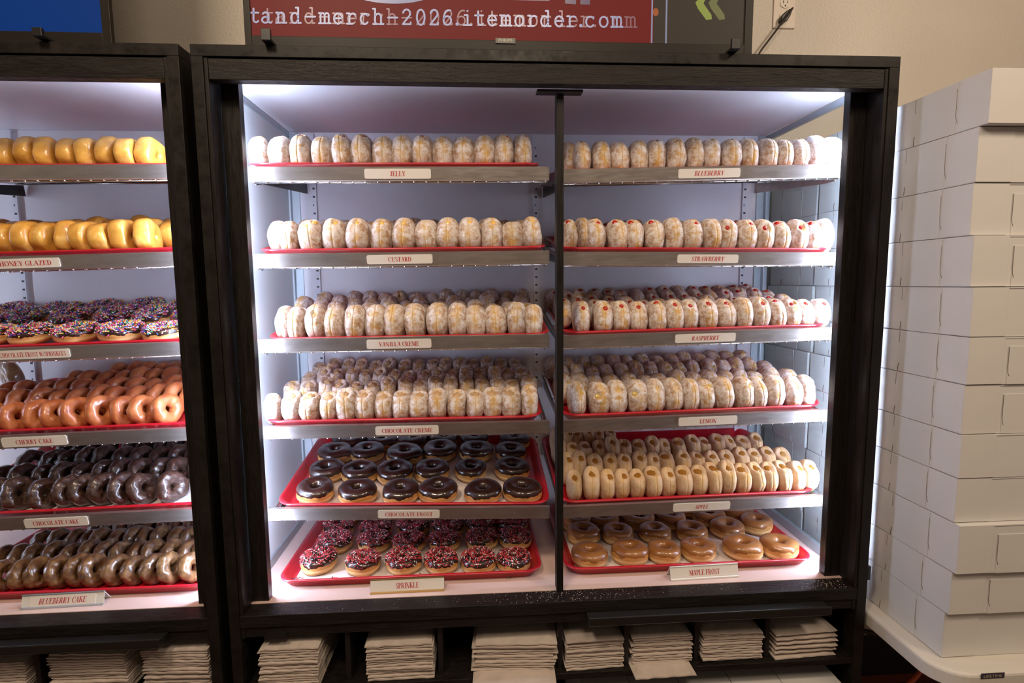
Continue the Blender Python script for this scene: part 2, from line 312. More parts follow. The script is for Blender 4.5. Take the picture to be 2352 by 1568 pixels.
# ------------------------------------------------------------------ display cabinets
X0, X1 = -.757, .8155
def cabinet(dx, label, mull):
    t = thing('display_cabinet', label, 'display cabinet', (dx+(X0+X1)/2, .28, -.815), group='black doughnut cabinets against the wall')
    xa, xb = X0+dx, X1+dx; ztop = 1.2835
    def P(name, boxes, mat, bevel=.0012, smooth=False):
        b = MB()
        for q in boxes: b.box(*q)
        return part(name, b, MT[mat], t, smooth, bevel)
    P('outer_frame', [(xa, xa+.0245, 0, .045, -.815, 1.259), (xb-.0245, xb, 0, .045, -.815, 1.259), (xa, xb, 0, .045, 1.259, ztop)], 'ring')
    P('trim_strip', [(xa+.0247, xa+.033, .003, .03, -.06, 1.2575)], 'wood_v'); P('trim_strip', [(xb-.033, xb-.0247, .003, .03, -.06, 1.2575)], 'wood_v')
    P('header_board', [(xa+.0335, xb-.0335, .004, .032, 1.2135, 1.2565)], 'wood_h')
    P('top_panel', [(xa, xb, .046, .575, 1.262, ztop)], 'blackin', 0)
    P('case_ceiling', [(xa+.02, xb-.02, .0465, .562, 1.25, 1.2615)], 'white', 0)
    P('side_board', [(xa+.020, xa+.031, .031, .064, -.06, 1.25)], 'wood_v'); P('side_board', [(xb-.031, xb-.020, .031, .064, -.06, 1.25)], 'wood_v')
    P('inner_post', [(xa+.0315, xa+.071, .06, .084, .0, 1.2495)], 'wood_v'); P('inner_post', [(xb-.0735, xb-.0315, .06, .084, .0, 1.2495)], 'wood_v')
    P('back_panel', [(xa+.02, xb-.02, .552, .562, 0.0, 1.2495)], 'white', 0)
    P('deck', [(xa+.012, xb-.012, .052, .55, -.03, 0)], 'deck', .0006)
    glazed_sides = [(xb-.0145, xb-.010)] if not mull else [(xa+.010, xa+.0145)]
    for g0, g1 in glazed_sides: P('side_glass', [(g0, g1, .066, .55, .028, 1.232)], 'glass', 0)
    if not mull: P('side_wall', [(xa+.0085, xa+.0145, .066, .55, .0, 1.2495)], 'sidewall', 0); P('side_skin', [(xa, xa+.008, .0455, .575, -.03, 1.2615)], 'ring', 0)
    else: P('side_wall', [(xb-.0145, xb-.0085, .066, .55, .0, 1.2495)], 'sidewall', 0); P('side_skin', [(xb-.008, xb, .0455, .575, -.03, 1.2615)], 'ring', 0)
    for sx in (xa+.006, xb-.020):
        P('glass_rail', [(sx, sx+.014, .066, .55, 1.2325, 1.2495)], 'alu'); P('glass_rail', [(sx, sx+.014, .066, .55, .0005, .0275)], 'alu')
        P('corner_rail', [(sx, sx+.014 if sx < 0 and sx == xa+.006 else sx+.014, .532, .5515, .028, 1.232)], 'alu')
    P('corner_flashing', [(xa+.0205, xa+.044, .546, .5515, .0, 1.249)], 'alu', 0); P('corner_flashing', [(xb-.044, xb-.0205, .546, .5515, .0, 1.249)], 'alu', 0)
    P('divider_post', [(.0285+dx, .0455+dx, .045, .075, 0, 1.213)], 'wood_v')
    P('divider_plate', [(-.018+dx, .088+dx, .033, .060, 1.207, 1.2132)], 'black')
    for x in (-.668, .034, .729):
        b = MB(); b.box(x-.0075+dx, x+.0075+dx, .543, .5518, .02, 1.245)
        for k in range(46): b.box(x-.0035+dx, x-.0008+dx if k % 7 == 3 else x+.0035+dx, .5424, .5432, .05+k*.0256, .0555+k*.0256, 1)
        part('slotted_rail', b, [MT['std'], MT['slot']], t)
    P('light_strip', [(xa+.054, xa+.064, .0845, .0925, .02, 1.23)], 'led', 0); P('light_strip', [(xb-.0655, xb-.0555, .0845, .0925, .02, 1.23)], 'led', 0)
    # plinth, moulded lower beam, pull ledge and bag cubbies
    b = MB(); b.prism([(.0005, -.001), (.052, -.001), (.052, -.058), (.006, -.058), (.006, -.034), (.0005, -.031)], 'x', xa+.0247, xb-.0247); part('lower_beam', b, MT['wood_h'], t, False, .0015)
    b = MB(); b.prism([(.0, -.030), (-.030, -.028), (-.036, -.022), (-.038, -.024), (-.038, -.043), (-.034, -.047), (.004, -.052)], 'x', .095+dx, .700+dx); part('pull_ledge', b, MT['black'], t, False, .0015)
    b = MB(); b.prism([(-.652+dx+.026*math.cos(a*PI/10), -.0585+.019*math.sin(a*PI/10)) for a in range(11)], 'y', -.004, .0058); part('finger_knob', b, MT['black'], t)
    P('cubby_ceiling', [(xa+.0247, xb-.0247, .053, .5, -.066, -.058)], 'blackin', 0)
    P('cubby_back', [(xa+.0247, xb-.0247, .30, .31, -.189, -.0665)], 'blackin', 0)
    P('cubby_shelf', [(xa+.0247, xb-.0247, .0, .56, -.206, -.19)], 'wood_h')
    for x in (-.49, -.265, .034, .203, .385, .571): P('cubby_divider', [(x-.006+dx, x+.006+dx, .02, .2995, -.1895, -.0665)], 'blackin')
    P('side_panel', [(xa, xa+.012, .0455, .575, -.815, -.0305)], 'ring', 0); P('side_panel', [(xb-.012, xb, .0455, .575, -.815, -.0305)], 'ring', 0)
    P('rear_panel', [(xa+.0125, xb-.0125, .563, .575, -.815, 1.2615)], 'blackin', 0)
    P('bottom_shelf', [(xa+.0245, xb-.0245, .0, .56, -.47, -.45)], 'wood_h')
    return t
cabinet(0, 'tall black wooden display cabinet with red trays, right of the other cabinet', 0)
cabinet(-1.5965, 'black wooden display cabinet cut off by the left side of the picture', 1)
# small latch on the right side of the main cabinet
b = MB(); p = at_y(1993, 1318, .0); t = thing('door_catch', 'small black catch on the outer right edge of the main cabinet', 'catch', (p.x+.004, .01, p.z))
b.box(.8157, .8255, .002, .03, p.z-.018, p.z+.018); part('plate', b, MT['black'], t, False, .002)
# ------------------------------------------------------------------ wire shelves with steel fronts and name cards
TILT = math.radians(8.5)
YF = .12
DROP = {'vanilla': .022, 'blue': .022, 'glaze': .020, 'frost': .017, 'cfs': .018, 'apple': .015, 'rasp': .0155}
def shelf(name, x0, x1, zl, zr, text, lx0, lx1, lh, where, italic=False, tw=None, zoff=0):
    t = thing('wire_shelf', 'chrome wire shelf with steel front strip, its card reading '+where, 'shelf', ((x0+x1)/2, YF, (zl+zr)/2), group='sloping wire shelves with steel front strips')
    L = x1-x0; roll = math.atan2(zr-zl, L); t.rotation_euler = (TILT, -roll, 0)
    o = t.location
    def P(nm, b, mat, par=None, bevel=0, smooth=False):
        ob = link(nm, b.mesh(nm, MT[mat], smooth), par or t)
        if bevel: m_ = ob.modifiers.new('bevel', 'BEVEL'); m_.width = bevel; m_.segments = 2
        return ob
    b = MB(); h = L/2
    b.prism([(0, 0), (.010, .0), (.010, -.0015), (.0015, -.0015), (.003, -.032), (.0015, -.034), (-.0005, -.032)], 'x', -h, h); P('steel_front', b, 'steel')
    dz = -DROP.get(name, .0125)
    b = MB(); n = int(L/.0295)
    for i in range(n+1):
        x = -h+.008+i*(L-.016)/n; b.tube([(x, .0036, -.031), (x, .0042, -.0358), (x, .009, -.0375), (x, .014, -.0365), (x, .022, dz-.0052), (x, .43, dz-.0052)], .0019, 6)
    P('rack_wires', b, 'chrome', smooth=True)
    b = MB()
    for y, z in ((.012, -.0355), (.05, dz-.010), (.22, dz-.010), (.425, dz-.010)): b.tube([(-h+.006, y, z), (h-.006, y, z)], .003, 8)
    for x in (-h+.004, h-.004): b.tube([(x, .006, -.030), (x, .03, dz-.006), (x, .43, dz-.006)], .0032, 8)
    P('rack_frame', b, 'chrome', smooth=True)
    for x in (-h+.010, h-.010):
        b = MB(); b.prism([(.012, -.042), (.06, dz-.026), (.425, dz-.046), (.425, dz-.014), (.05, dz-.014), (.012, -.037)], 'x', x-.0016, x+.0016); P('bracket', b, 'black' if x < 0 else 'steel')
    cx, hw = (lx0+lx1)/2-o.x, (lx1-lx0)/2
    zc = -.0165+zoff; r = .003
    b = MB(); b.prism([(cx-hw+r, zc-lh/2), (cx+hw-r, zc-lh/2), (cx+hw, zc-lh/2+r), (cx+hw, zc+lh/2-r), (cx+hw-r, zc+lh/2), (cx-hw+r, zc+lh/2), (cx-hw, zc+lh/2-r), (cx-hw, zc-lh/2+r)], 'y', -.0022, -.0007)
    c = P('name_card', b, 'card')
    b = MB(); lettering(b, text, cx+(0), zc, .0113, -.0024, tw, italic); P('lettering', b, 'ink', c)
    return t
LS = (-.7, .0215); RS = (.049, .776)
ZS = {}
def mk(key, side, zl, zr, *a, **k):
    x0, x1 = side; ZS[key] = (x0, x1, zl, zr); return shelf(key, x0, x1, zl, zr, *a, **k)
mk('jelly', LS, 1.0565, 1.060, 'JELLY', -.427, -.268, .0235, 'JELLY', tw=.037)
mk('custard', LS, .851, .856, 'CUSTARD', -.429, -.269, .0225, 'CUSTARD', tw=.057)
mk('vanilla', LS, .643, .6455, 'VANILLA CREME', -.437, -.277, .0235, 'VANILLA CREME', tw=.100)
mk('choc', LS, .424, .421, 'CHOCOLATE CREME', -.423, -.264, .0235, 'CHOCOLATE CREME', tw=.128)
mk('frost', LS, .211, .190, 'CHOCOLATE FROST', -.424, -.266, .0225, 'CHOCOLATE FROST', tw=.122)
mk('blue', RS, 1.054, 1.070, 'BLUEBERRY', .346, .505, .0225, 'BLUEBERRY', italic=True, tw=.076)
mk('straw', RS, .8525, .847, 'STRAWBERRY', .349, .508, .0215, 'STRAWBERRY', italic=True, tw=.086)
mk('rasp', RS, .641, .6525, 'RASPBERRY', .348, .508, .0225, 'RASPBERRY', italic=True, tw=.073)
mk('lemon', RS, .4205, .433, 'LEMON', .362, .520, .023, 'LEMON', tw=.045)
mk('apple', RS, .189, .1965, 'APPLE', .353, .509, .023, 'APPLE', italic=True, tw=.038)
LR = (-1.545, -.822)
mk('glaze', LR, 1.0535, 1.063, 'GLAZED', -1.52, -1.40, .0225, 'GLAZED' if 0 else 'nothing in view, topmost on left', tw=.06) if 0 else None
def mkplain():
    x0, x1, zl, zr = LR[0], LR[1], 1.0555, 1.0625; ZS['glaze'] = (x0, x1, zl, zr)
    t = shelf('glaze', x0, x1, zl, zr, '', -1.515, -1.40, .0225, 'x'); t['label'] = 'chrome wire shelf with plain steel front, topmost shelf of the left cabinet'; return t
mkplain()
mk('honey', LR, .842, .859, 'HONEY GLAZED', -1.300, -1.146, .0225, 'HONEY GLAZED', tw=.118)
mk('cfs', LR, .626, .642, 'CHOCOLATE FROST W/SPRINKLES', -1.312, -1.143, .0215, 'CHOCOLATE FROST W/SPRINKLES', tw=.152)
mk('cherry', LR, .413, .4275, 'CHERRY CAKE', -1.321, -1.169, .025, 'CHERRY CAKE', tw=.087)
mk('ccake', LR, .206, .219, 'CHOCOLATE CAKE', -1.289, -1.138, .0245, 'CHOCOLATE CAKE', tw=.110)
# ------------------------------------------------------------------ trays
def rrect(hx, hy, r, n=6):
    out = []
    for cx, cy, a in ((hx-r, hy-r, 0), (-hx+r, hy-r, 90), (-hx+r, -hy+r, 180), (hx-r, -hy+r, 270)):
        for k in range(n+1): out.append((cx+r*math.cos(math.radians(a+90*k/n)), cy+r*math.sin(math.radians(a+90*k/n))))
    return out
def tray_mesh(w, d):
    hx, hy = w/2, d/2; b = MB()
    prof = [(.020, .0), (.017, .0008), (.004, .019), (0, .0215), (-.0005, .0235), (.001, .0255), (.005, .0262), (.009, .0245), (.021, .0045), (.026, .003)]
    rings = [[(x, y, z) for x, y in rrect(hx-i, hy-i, .045-min(i, .02)*.6)] for i, z in prof]; k = len(rings[0])
    fs = [(i*k+j, i*k+(j+1) % k, (i+1)*k+(j+1) % k, (i+1)*k+j) for i in range(len(rings)-1) for j in range(k)]
    fs += [tuple(range(k))[::-1], tuple((len(rings)-1)*k+j for j in range(k))]
    b.add([v for r in rings for v in r], fs); return b.mesh('serving_tray', MT['tray'], True)
TM = tray_mesh(.715, .43); TMD = tray_mesh(.685, .43)
TR = {}
def surf(key):
    """local frame of the plane a tray rests on: origin at tray centre, rotation"""
    return TR[key]
def put_tray(key, cx, what, deck=False):
    if deck: o = Vector((cx, .102+.215, .0004)); R = Euler((0, 0, 0)).to_matrix()
    else:
        x0, x1, zl, zr = ZS[key]; roll = math.atan2(zr-zl, x1-x0); R = Euler((TILT, -roll, 0)).to_matrix()
        o = Vector(((x0+x1)/2, YF, (zl+zr)/2)) + R @ Vector((cx-(x0+x1)/2, .012+.215, -.0030-DROP.get(key, .0125)))
    TR[key] = (o, R)
    thing('serving_tray', 'red plastic serving tray with rounded corners holding '+what, 'tray', o, 'red plastic trays of doughnuts', TMD if deck else TM, R.to_euler())
def on_tray(key, x, y, z=.0032):
    """x: world x, y: distance behind the tray front edge"""
    o, R = TR[key]; return o + R @ Vector((x-o.x, y-.215, z))
for k, c, w in (('jelly', -.356, 'the jelly donuts'), ('custard', -.34, 'the custard donuts'), ('vanilla', -.331, 'the vanilla creme donuts'), ('choc', -.351, 'the chocolate creme donuts'), ('frost', -.331, 'the chocolate frosted rings'),
                ('blue', .412, 'the blueberry filled donuts'), ('straw', .413, 'the strawberry filled donuts'), ('rasp', .414, 'the raspberry filled donuts'), ('lemon', .413, 'the lemon filled donuts'), ('apple', .406, 'the apple filled donuts'),
                ('glaze', -1.180, 'top shelf glazed donuts'), ('honey', -1.180, 'the honey glazed donuts'), ('cfs', -1.185, 'rainbow sprinkled chocolate donuts'), ('cherry', -1.180, 'the cherry cake donuts'), ('ccake', -1.180, 'the chocolate cake donuts')): put_tray(k, c, w)
put_tray('sprinkle', -.342, 'red and black sprinkled donuts', True); put_tray('maple', .405, 'the maple frosted donuts', True); put_tray('bcake', -1.190, 'the blueberry cake donuts', True)
def liner(key, what, c, x0=-.31, x1=.305, y0=-.195, y1=.19):
    b = MB(); N = 12
    vs = [(x0+(x1-x0)*i/N, y0+(y1-y0)*j/8, .0036+.0006*noise.noise(Vector((i*.9, j*.8, c)))) for j in range(9) for i in range(N+1)]
    b.add(vs, [(j*(N+1)+i, j*(N+1)+i+1, (j+1)*(N+1)+i+1, (j+1)*(N+1)+i) for j in range(8) for i in range(N)])
    o, R = TR[key]; thing('tray_liner', 'white paper sheet lying in the tray under the '+what, 'paper liner', o, 'white paper tray liners', b.mesh('tray_liner', MT['paper'], True), R.to_euler())
liner('frost', 'chocolate frosted rings', 1.); liner('sprinkle', 'red and black sprinkled donuts', 2.); liner('maple', 'maple frosted donuts', 3.); liner('ccake', 'chocolate cake donuts', 4.)
# ------------------------------------------------------------------ doughnut meshes
def se(v, e): return math.copysign(abs(v)**e, v)
US = [.03, .07, .14, .25, .38, .52, .65, .76, .85, .915, .96, .988]
US = [-u for u in US[::-1]]+[0]+US
def puck(seed, R=.0415, T=.0245, hole=None, N=60, M=26, ex=.70, amp=.0026):
    vs = []; sd = Vector((seed*3.1, seed*1.7, seed*.9)); rnd = random.Random(seed)
    ov = rnd.uniform(.96, 1.05); wob = rnd.uniform(-.0015, .0015)
    for i in range(1, M):
        uu_ = US[i-1]; rr_ = (1-abs(uu_)**2.7)**(1/2.5)
        for j in range(N):
            a = 2*PI*j/N; x = T*uu_; r = R*rr_
            if r < R*.6: x *= .93+.07*(r/(R*.6))
            r -= .0013*math.exp(-(x/.0009)**2)*max(.15, .8+.8*noise.noise(Vector((a*1.5, seed, 0)))); x += wob*math.sin(a*2+seed)*1.3*(1-abs(uu_))
            v = Vector((x, -r*math.sin(a), r*math.cos(a)*ov))
            n = v.normalized()
            v += n*(noise.noise(v*22+sd)*amp*.9 + noise.noise(v*45+sd)*amp*.7 + noise.noise(v*95+sd)*amp*.33 + noise.noise(v*230+sd)*amp*.12)
            if hole:
                al, ru, rv, dep, off = hole
                da = (a-al+PI) % (2*PI)-PI; uu = da*R/ru; vv = (x-off)/rv; q = uu*uu+vv*vv
                if r > R*.5:
                    k = math.exp(-q**2*1.2); v -= n*dep*k; v += n*.0018*math.exp(-((math.sqrt(q)-1.15)/.3)**2)
            vs.append(v+Vector((0, 0, R*ov)))
    fl = .0032
    for v in vs:
        if v.z < fl: v.z = fl-(fl-v.z)*.25
    mz = min(v.z for v in vs)
    for v in vs: v.z -= mz
    k0 = len(vs); cx = [sum((vs[j] for j in range(N)), Vector())/N, sum((vs[(M-2)*N+j] for j in range(N)), Vector())/N]
    fs = [(i*N+j, i*N+(j+1) % N, (i+1)*N+(j+1) % N, (i+1)*N+j) for i in range(M-2) for j in range(N)]
    fs += [(k0, (j+1) % N, j) for j in range(N)]+[(k0+1, (M-2)*N+j, (M-2)*N+(j+1) % N) for j in range(N)]
    b = MB(); b.add(vs+cx, fs); return b, R*ov-mz
def blob(seed, c, ru, rv, h, nrm, ridges=0):
    """filling: flattened dome at c facing nrm (in the yz plane); ru along circumference, rv across"""
    b = MB(); n = Vector(nrm).normalized(); ax = Vector((1, 0, 0)); ay = n.cross(ax); N, M = 20, 8; vs = []
    for i in range(M+1):
        t = PI/2*i/M
        for j in range(N):
            a = 2*PI*j/N; rr = math.cos(t)*(1+(.10 if ridges else .55)*noise.noise(Vector((math.cos(a)*2, math.sin(a)*2, seed)))+(.16*math.cos(ridges*a)*math.sin(2*t) if ridges else 0))
            vs.append(Vector(c)+ay*(ru*rr*math.cos(a))+ax*(rv*rr*math.sin(a))+n*(h*math.sin(t)*(1+.2*noise.noise(Vector((a, t*2, seed))))-.002))
    fs = [(i*N+j, i*N+(j+1) % N, (i+1)*N+(j+1) % N, (i+1)*N+j) for i in range(M) for j in range(N)]; b.add(vs, fs); return b
def filled_set(kind, dmat, fmat, n, seed, R, T, ru, rv, dep, h, arange, ridges=0, p_plain=0.):
    out = []
    for k in range(n):
        rnd = random.Random(seed+k); al = math.radians(rnd.uniform(*arange)); off = rnd.uniform(-.011, .011) if rv < .012 else rnd.uniform(-.003, .003)
        plain = rnd.random() < p_plain
        b, zc = puck(seed+k, R, T*rnd.uniform(.94, 1.06), None if plain else (al, ru, rv, dep, off))
        dm = b.mesh(kind+'_dough', MT[dmat], True); fm = None
        if not plain:
            nr = Vector((0, -math.sin(al), math.cos(al))); c = Vector((off, 0, zc))+nr*(R-dep)
            fm = blob(seed+k, c, ru*.74, rv*.74, h, nr, ridges).mesh(kind+'_filling', MT[fmat], True)
        out.append((dm, fm))
    return out
def drop(kind, name, label, pos, R, tilt=0, rz=0, lean=0, scale=1, cat='doughnut', group=None, parts=None, sx=1):
    """one doughnut: Empty at its base with parts, or a single mesh"""
    rot = (R @ Euler((tilt, lean, rz)).to_matrix()).to_euler()
    ps = [(n_, m_) for n_, m_ in parts if m_]
    if len(ps) == 1: o = thing(name, label, cat, pos, group, ps[0][1], rot)
    else:
        o = thing(name, label, cat, pos, group, None, rot)
        for n_, m_ in ps:
            c = link(n_, m_, o)
            if n_ == 'sprinkles': c['kind'] = 'stuff'
    o.scale = (sx, scale, scale)
    return o
# front rows measured on the picture: centre x and top y of every doughnut
FRONT = {
 'jelly': [(602, 310), (649.5, 304), (697, 306), (742.6, 305), (788.5, 306), (834.5, 298.5), (880.5, 308.7), (925, 301), (972, 306), (1017, 303.6), (1064, 307.4), (1110, 302.3), (1155, 304.8), (1203, 302.3)],
 'custard': [(645, 495), (671, 496), (720, 499), (771, 497), (824, 489), (877, 489), (930, 485.5), (981, 495), (1030.5, 497), (1078, 494), (1127, 491), (1177.5, 505), (1225, 491)],
 'vanilla': [(660, 692), (688, 697), (730, 697), (775, 700), (819, 697), (865, 698), (910, 695), (955.6, 693), (1004, 692), (1050, 693), (1093, 689), (1139, 692), (1185, 693), (1227, 695)],
 'choc': [(631, 904), (675, 898), (716, 896), (758, 900), (799, 892), (842, 896), (882, 900), (923, 895), (964, 895), (1005, 892), (1049, 895), (1090, 893), (1130, 890), (1172, 890), (1218, 885)],
 'blue': [(1303, 325), (1333, 301), (1378, 316), (1418, 307), (1462, 312.5), (1502, 306), (1544, 302), (1587, 315), (1624, 307), (1669, 305), (1710, 316), (1752, 304), (1789, 316), (1825, 319), (1861, 302), (1905, 304)],
 'straw': [(1306, 495), (1334, 489), (1365, 487), (1412, 499), (1451, 492), (1495, 493), (1541, 495.6), (1582, 493), (1625.6, 498), (1660.7, 494), (1704, 501.4), (1743, 487), (1782, 502), (1821, 497), (1854, 503), (1886, 493)],
 'rasp': [(1333, 685), (1382, 686), (1420.6, 685), (1461, 688), (1501, 680.6), (1542, 685), (1578, 685), (1617, 683), (1659, 684), (1700, 676), (1736, 679), (1775, 681), (1806, 684), (1840, 685), (1878, 682)],
 'lemon': [(1324, 871), (1374, 877), (1413, 867), (1459, 872), (1499, 867), (1539.5, 868), (1576, 869), (1614.5, 868), (1654, 866), (1698, 863.5), (1731.5, 863.5), (1769, 862), (1813, 863.5), (1846, 859)],
 'apple': [(1317, 1081), (1357, 1073), (1390, 1078), (1425, 1078), (1459, 1077), (1495, 1070), (1530, 1075), (1565, 1068), (1599, 1067), (1633, 1060), (1664, 1059), (1697, 1063), (1729, 1060), (1760, 1060), (1791, 1056), (1822, 1060), (1853, 1057)],
}
R0 = .0415
SETS = {
 'jelly': filled_set('jelly', 'powder', 'jelly', 7, 11, R0, .0245, .0095, .0070, .006, .0068, (-25, 58), p_plain=.4),
 'custard': filled_set('custard', 'powder', 'custard', 7, 31, R0, .0245, .010, .007, .006, .0066, (0, 55), p_plain=.4),
 'vanilla': filled_set('vanilla', 'powder', 'vanilla', 7, 51, R0, .0245, .009, .007, .007, .006, (12, 50), p_plain=.2),
 'choc': filled_set('choc', 'powder', 'choccreme', 7, 71, R0+.001, .0225, .021, .0155, .013, .009, (2, 18), 5),
 'blue': filled_set('blue', 'powder', 'bluejam', 7, 91, R0, .0225, .0085, .006, .005, .007, (-5, 30), p_plain=.45),
 'straw': filled_set('straw', 'powder', 'jelly', 8, 111, R0, .0225, .010, .0080, .006, .0070, (0, 60), p_plain=.3),
 'rasp': filled_set('rasp', 'powder', 'jelly', 8, 131, R0, .0215, .0095, .0080, .006, .0070, (5, 60), p_plain=.3),
 'lemon': filled_set('lemon', 'powder', 'lemon', 8, 151, R0+.001, .0225, .010, .008, .009, .0045, (18, 58), p_plain=.2),
 'apple': filled_set('apple', 'cinnamon', 'apple', 8, 171, R0+.001, .0200, .020, .0145, .011, .0055, (6, 24)),
}
DESC = {'jelly': ('jelly_donut', 'powdered jelly donut', 'red jelly'), 'custard': ('custard_donut', 'powdered custard donut', 'yellow custard'), 'vanilla': ('creme_donut', 'powdered vanilla creme donut', 'cream'),
        'choc': ('creme_donut', 'powdered chocolate creme donut', 'tan creme'), 'blue': ('blueberry_donut', 'powdered blueberry donut', 'dark jam'), 'straw': ('strawberry_donut', 'powdered strawberry donut', 'red filling'),
        'rasp': ('raspberry_donut', 'powdered raspberry donut', 'red filling'), 'lemon': ('lemon_donut', 'powdered lemon donut', 'lemon filling'), 'apple': ('apple_donut', 'tan sugared apple donut', 'amber filling')}
ROWN = ['front', 'second', 'third', 'back']
#       rows behind the front one: (count, x start, x end, distance behind tray front)
ROWY = [.052, .148, .242, .335]
BACK = {'custard': [(13, -.655, -.035), (13, -.64, -.03)], 'vanilla': [(14, -.64, -.022), (14, -.655, -.035), (14, -.625, -.022)],
        'choc': [(16, -.672, -.022), (16, -.655, -.03), (15, -.65, -.045)], 'straw': [(15, .085, .73), (15, .1, .70)], 'rasp': [(15, .08, .715), (15, .09, .72), (15, .075, .70)],
        'lemon': [(15, .08, .735), (15, .09, .72), (14, .08, .69)], 'apple': [(16, .085, .735), (16, .082, .70), (6, .085, .26)]}
for key, fr in FRONT.items():
    rnd = random.Random(hash(key) % 1 + len(fr)*7+ord(key[0])); nm, ds, fl = DESC[key]; o, R = TR[key]; S_ = SETS[key]
    shelfname = {'choc': 'chocolate creme', 'vanilla': 'vanilla creme', 'blue': 'blueberry', 'straw': 'strawberry', 'rasp': 'raspberry'}.get(key, key)
    def lab(i, row, has): 
        if has: return '%s, %s showing, %s from left, %s row, %s shelf' % (ds, fl, ordw(i), row, shelfname)
        return '%s, %s from left in the %s row on %s shelf' % (ds, ordw(i), row, shelfname)
    for i, (px, py) in enumerate(fr):
        behind = key in ('custard', 'vanilla', 'blue', 'straw') and ((i == 0) or (key == 'straw' and i == 1))
        yb = ROWY[0]+(.022 if behind and key != 'blue' else 0)+(.03 if key == 'blue' and i == 0 else 0)
        base = on_tray(key, 0, yb); Yc = base.y
        p = at_y(px, py+ (30 if key in ('jelly', 'blue') else 36), Yc); top = at_y(px, py, Yc)
        b0 = on_tray(key, p.x, yb); hgt = top.z-b0.z; s = max(.80, min(1.13, (hgt+.003)/.085))
        k = rnd.randrange(len(S_)); 
        # thickness from the neighbour spacing
        nb = [abs(fr[j][0]-px) for j in (i-1, i+1) if 0 <= j < len(fr)]; wpx = sum(nb)/len(nb); dist = (b0-CAM).dot(FWD); wid = wpx*dist/F_PX
        T0 = {'choc': .0225, 'blue': .0225, 'straw': .0225, 'rasp': .0215, 'lemon': .0225, 'apple': .0200}.get(key, .0245)
        sx = max(.86, min(1.22, 1.10*wid/(2*T0)))
        if i in (0, len(fr)-1): sx = min(sx, 1.0)
        if i == len(fr)-1: b0 = b0-R @ Vector((.005, 0, 0))
        dm, fm = S_[k]
        drop(key, nm, lab(i, 'front', fm), b0, R, tilt=rnd.uniform(-.03, .03), rz=rnd.uniform(-.10, .10), lean=rnd.uniform(-.04, .04), scale=s, sx=sx, cat='doughnut', group=ds+'s', parts=[('dough', dm), ('filling', fm)])
    for r, (n_, xa, xb) in enumerate(BACK.get(key, [])):
        for i in range(n_):
            x = xa+(xb-xa)*i/(n_-1)+rnd.uniform(-.0022, .0022); dm, fm = S_[rnd.randrange(len(S_))]
            yy = ROWY[r+1]+rnd.uniform(-.004, .004); s = rnd.uniform(.90, 1.06)
            T0 = {'choc': .0225, 'blue': .0225, 'straw': .0225, 'rasp': .0215, 'lemon': .0225, 'apple': .0200}.get(key, .0245)
            drop(key, nm, lab(i, ROWN[r+1], fm), on_tray(key, x, yy), R, tilt=rnd.uniform(-.06, .06), rz=rnd.uniform(-.16, .16), lean=rnd.uniform(-.06, .06), scale=s, sx=min(1.15, 1.10*(xb-xa)/(n_-1)/(2*T0)), group=ds+'s', parts=[('dough', dm), ('filling', fm)])
# ---- rings
def ring(seed, Ro=.049, Ri=.009, hz=.0165, axis='z', N=60, M=22, ex=.8, amp=.002, square=0., lump=0., crack=0.):
    """ring doughnut lying flat: returns builder and a function giving surface point(theta, phi, offset)"""
    sd = Vector((seed*2.3, seed*1.1, seed*.7)); rnd = random.Random(seed); A = (Ro+Ri)/2; B = (Ro-Ri)/2
    ox, oy = rnd.uniform(.95, 1.03), rnd.uniform(.95, 1.04)
    def pt(th, ph, off=0.):
        q = 1+square*math.cos(4*th+seed)+.035*math.sin(3*th+seed*2)+.03*math.sin(2*th+seed)+.02*math.sin(5*th+seed*3)
        c, s = math.cos(ph), math.sin(ph); r = A*(1+.3*(q-1))+(B+off)*se(c, ex)*(q if c > 0 else 1)
        z = (hz+off)*se(s, ex)
        v = Vector((r*math.cos(th)*ox, r*math.sin(th)*oy, z)); n = Vector((math.cos(th)*c, math.sin(th)*c, s))
        d = noise.noise(v*30+sd)*amp+noise.noise(v*80+sd)*amp*.4*(1+lump)
        if crack: d -= crack*math.exp(-((abs(c)-.45)/.12)**2)*(.6+noise.noise(Vector((th*3, seed, 1)))) if s > 0 else 0
        return v+n*d+Vector((0, 0, hz))
    vs = [pt(2*PI*j/N, 2*PI*i/M) for i in range(M) for j in range(N)]
    b = MB(); b.add(vs, [(i*N+j, i*N+(j+1) % N, ((i+1) % M)*N+(j+1) % N, ((i+1) % M)*N+j) for i in range(M) for j in range(N)])
    for i, v in enumerate(b.v):
        if v[2] < .003: b.v[i] = (v[0], v[1], .003-(.003-v[2])*.3)
    return b, pt
def icing(seed, pt, N=72, M=16, off=.0016, lo=.16, drip=.34):
    vs = []
    for i in range(M+1):
        for j in range(N):
            th = 2*PI*j/N; e = lo+drip*(noise.noise(Vector((math.cos(th)*2.2, math.sin(th)*2.2, seed)))+.35*noise.noise(Vector((math.cos(th)*7, math.sin(th)*7, seed))))
            e1 = PI+.45; t = i/M; ph = e+(e1-e)*t; k = min(1, min(t, 1-t)*9)
            vs.append(pt(th, ph, off*(math.sqrt(k))-.0004*(1-k)))
    b = MB(); b.add(vs, [(i*N+j, i*N+(j+1) % N, (i+1)*N+(j+1) % N, (i+1)*N+j) for i in range(M) for j in range(N)]); return b
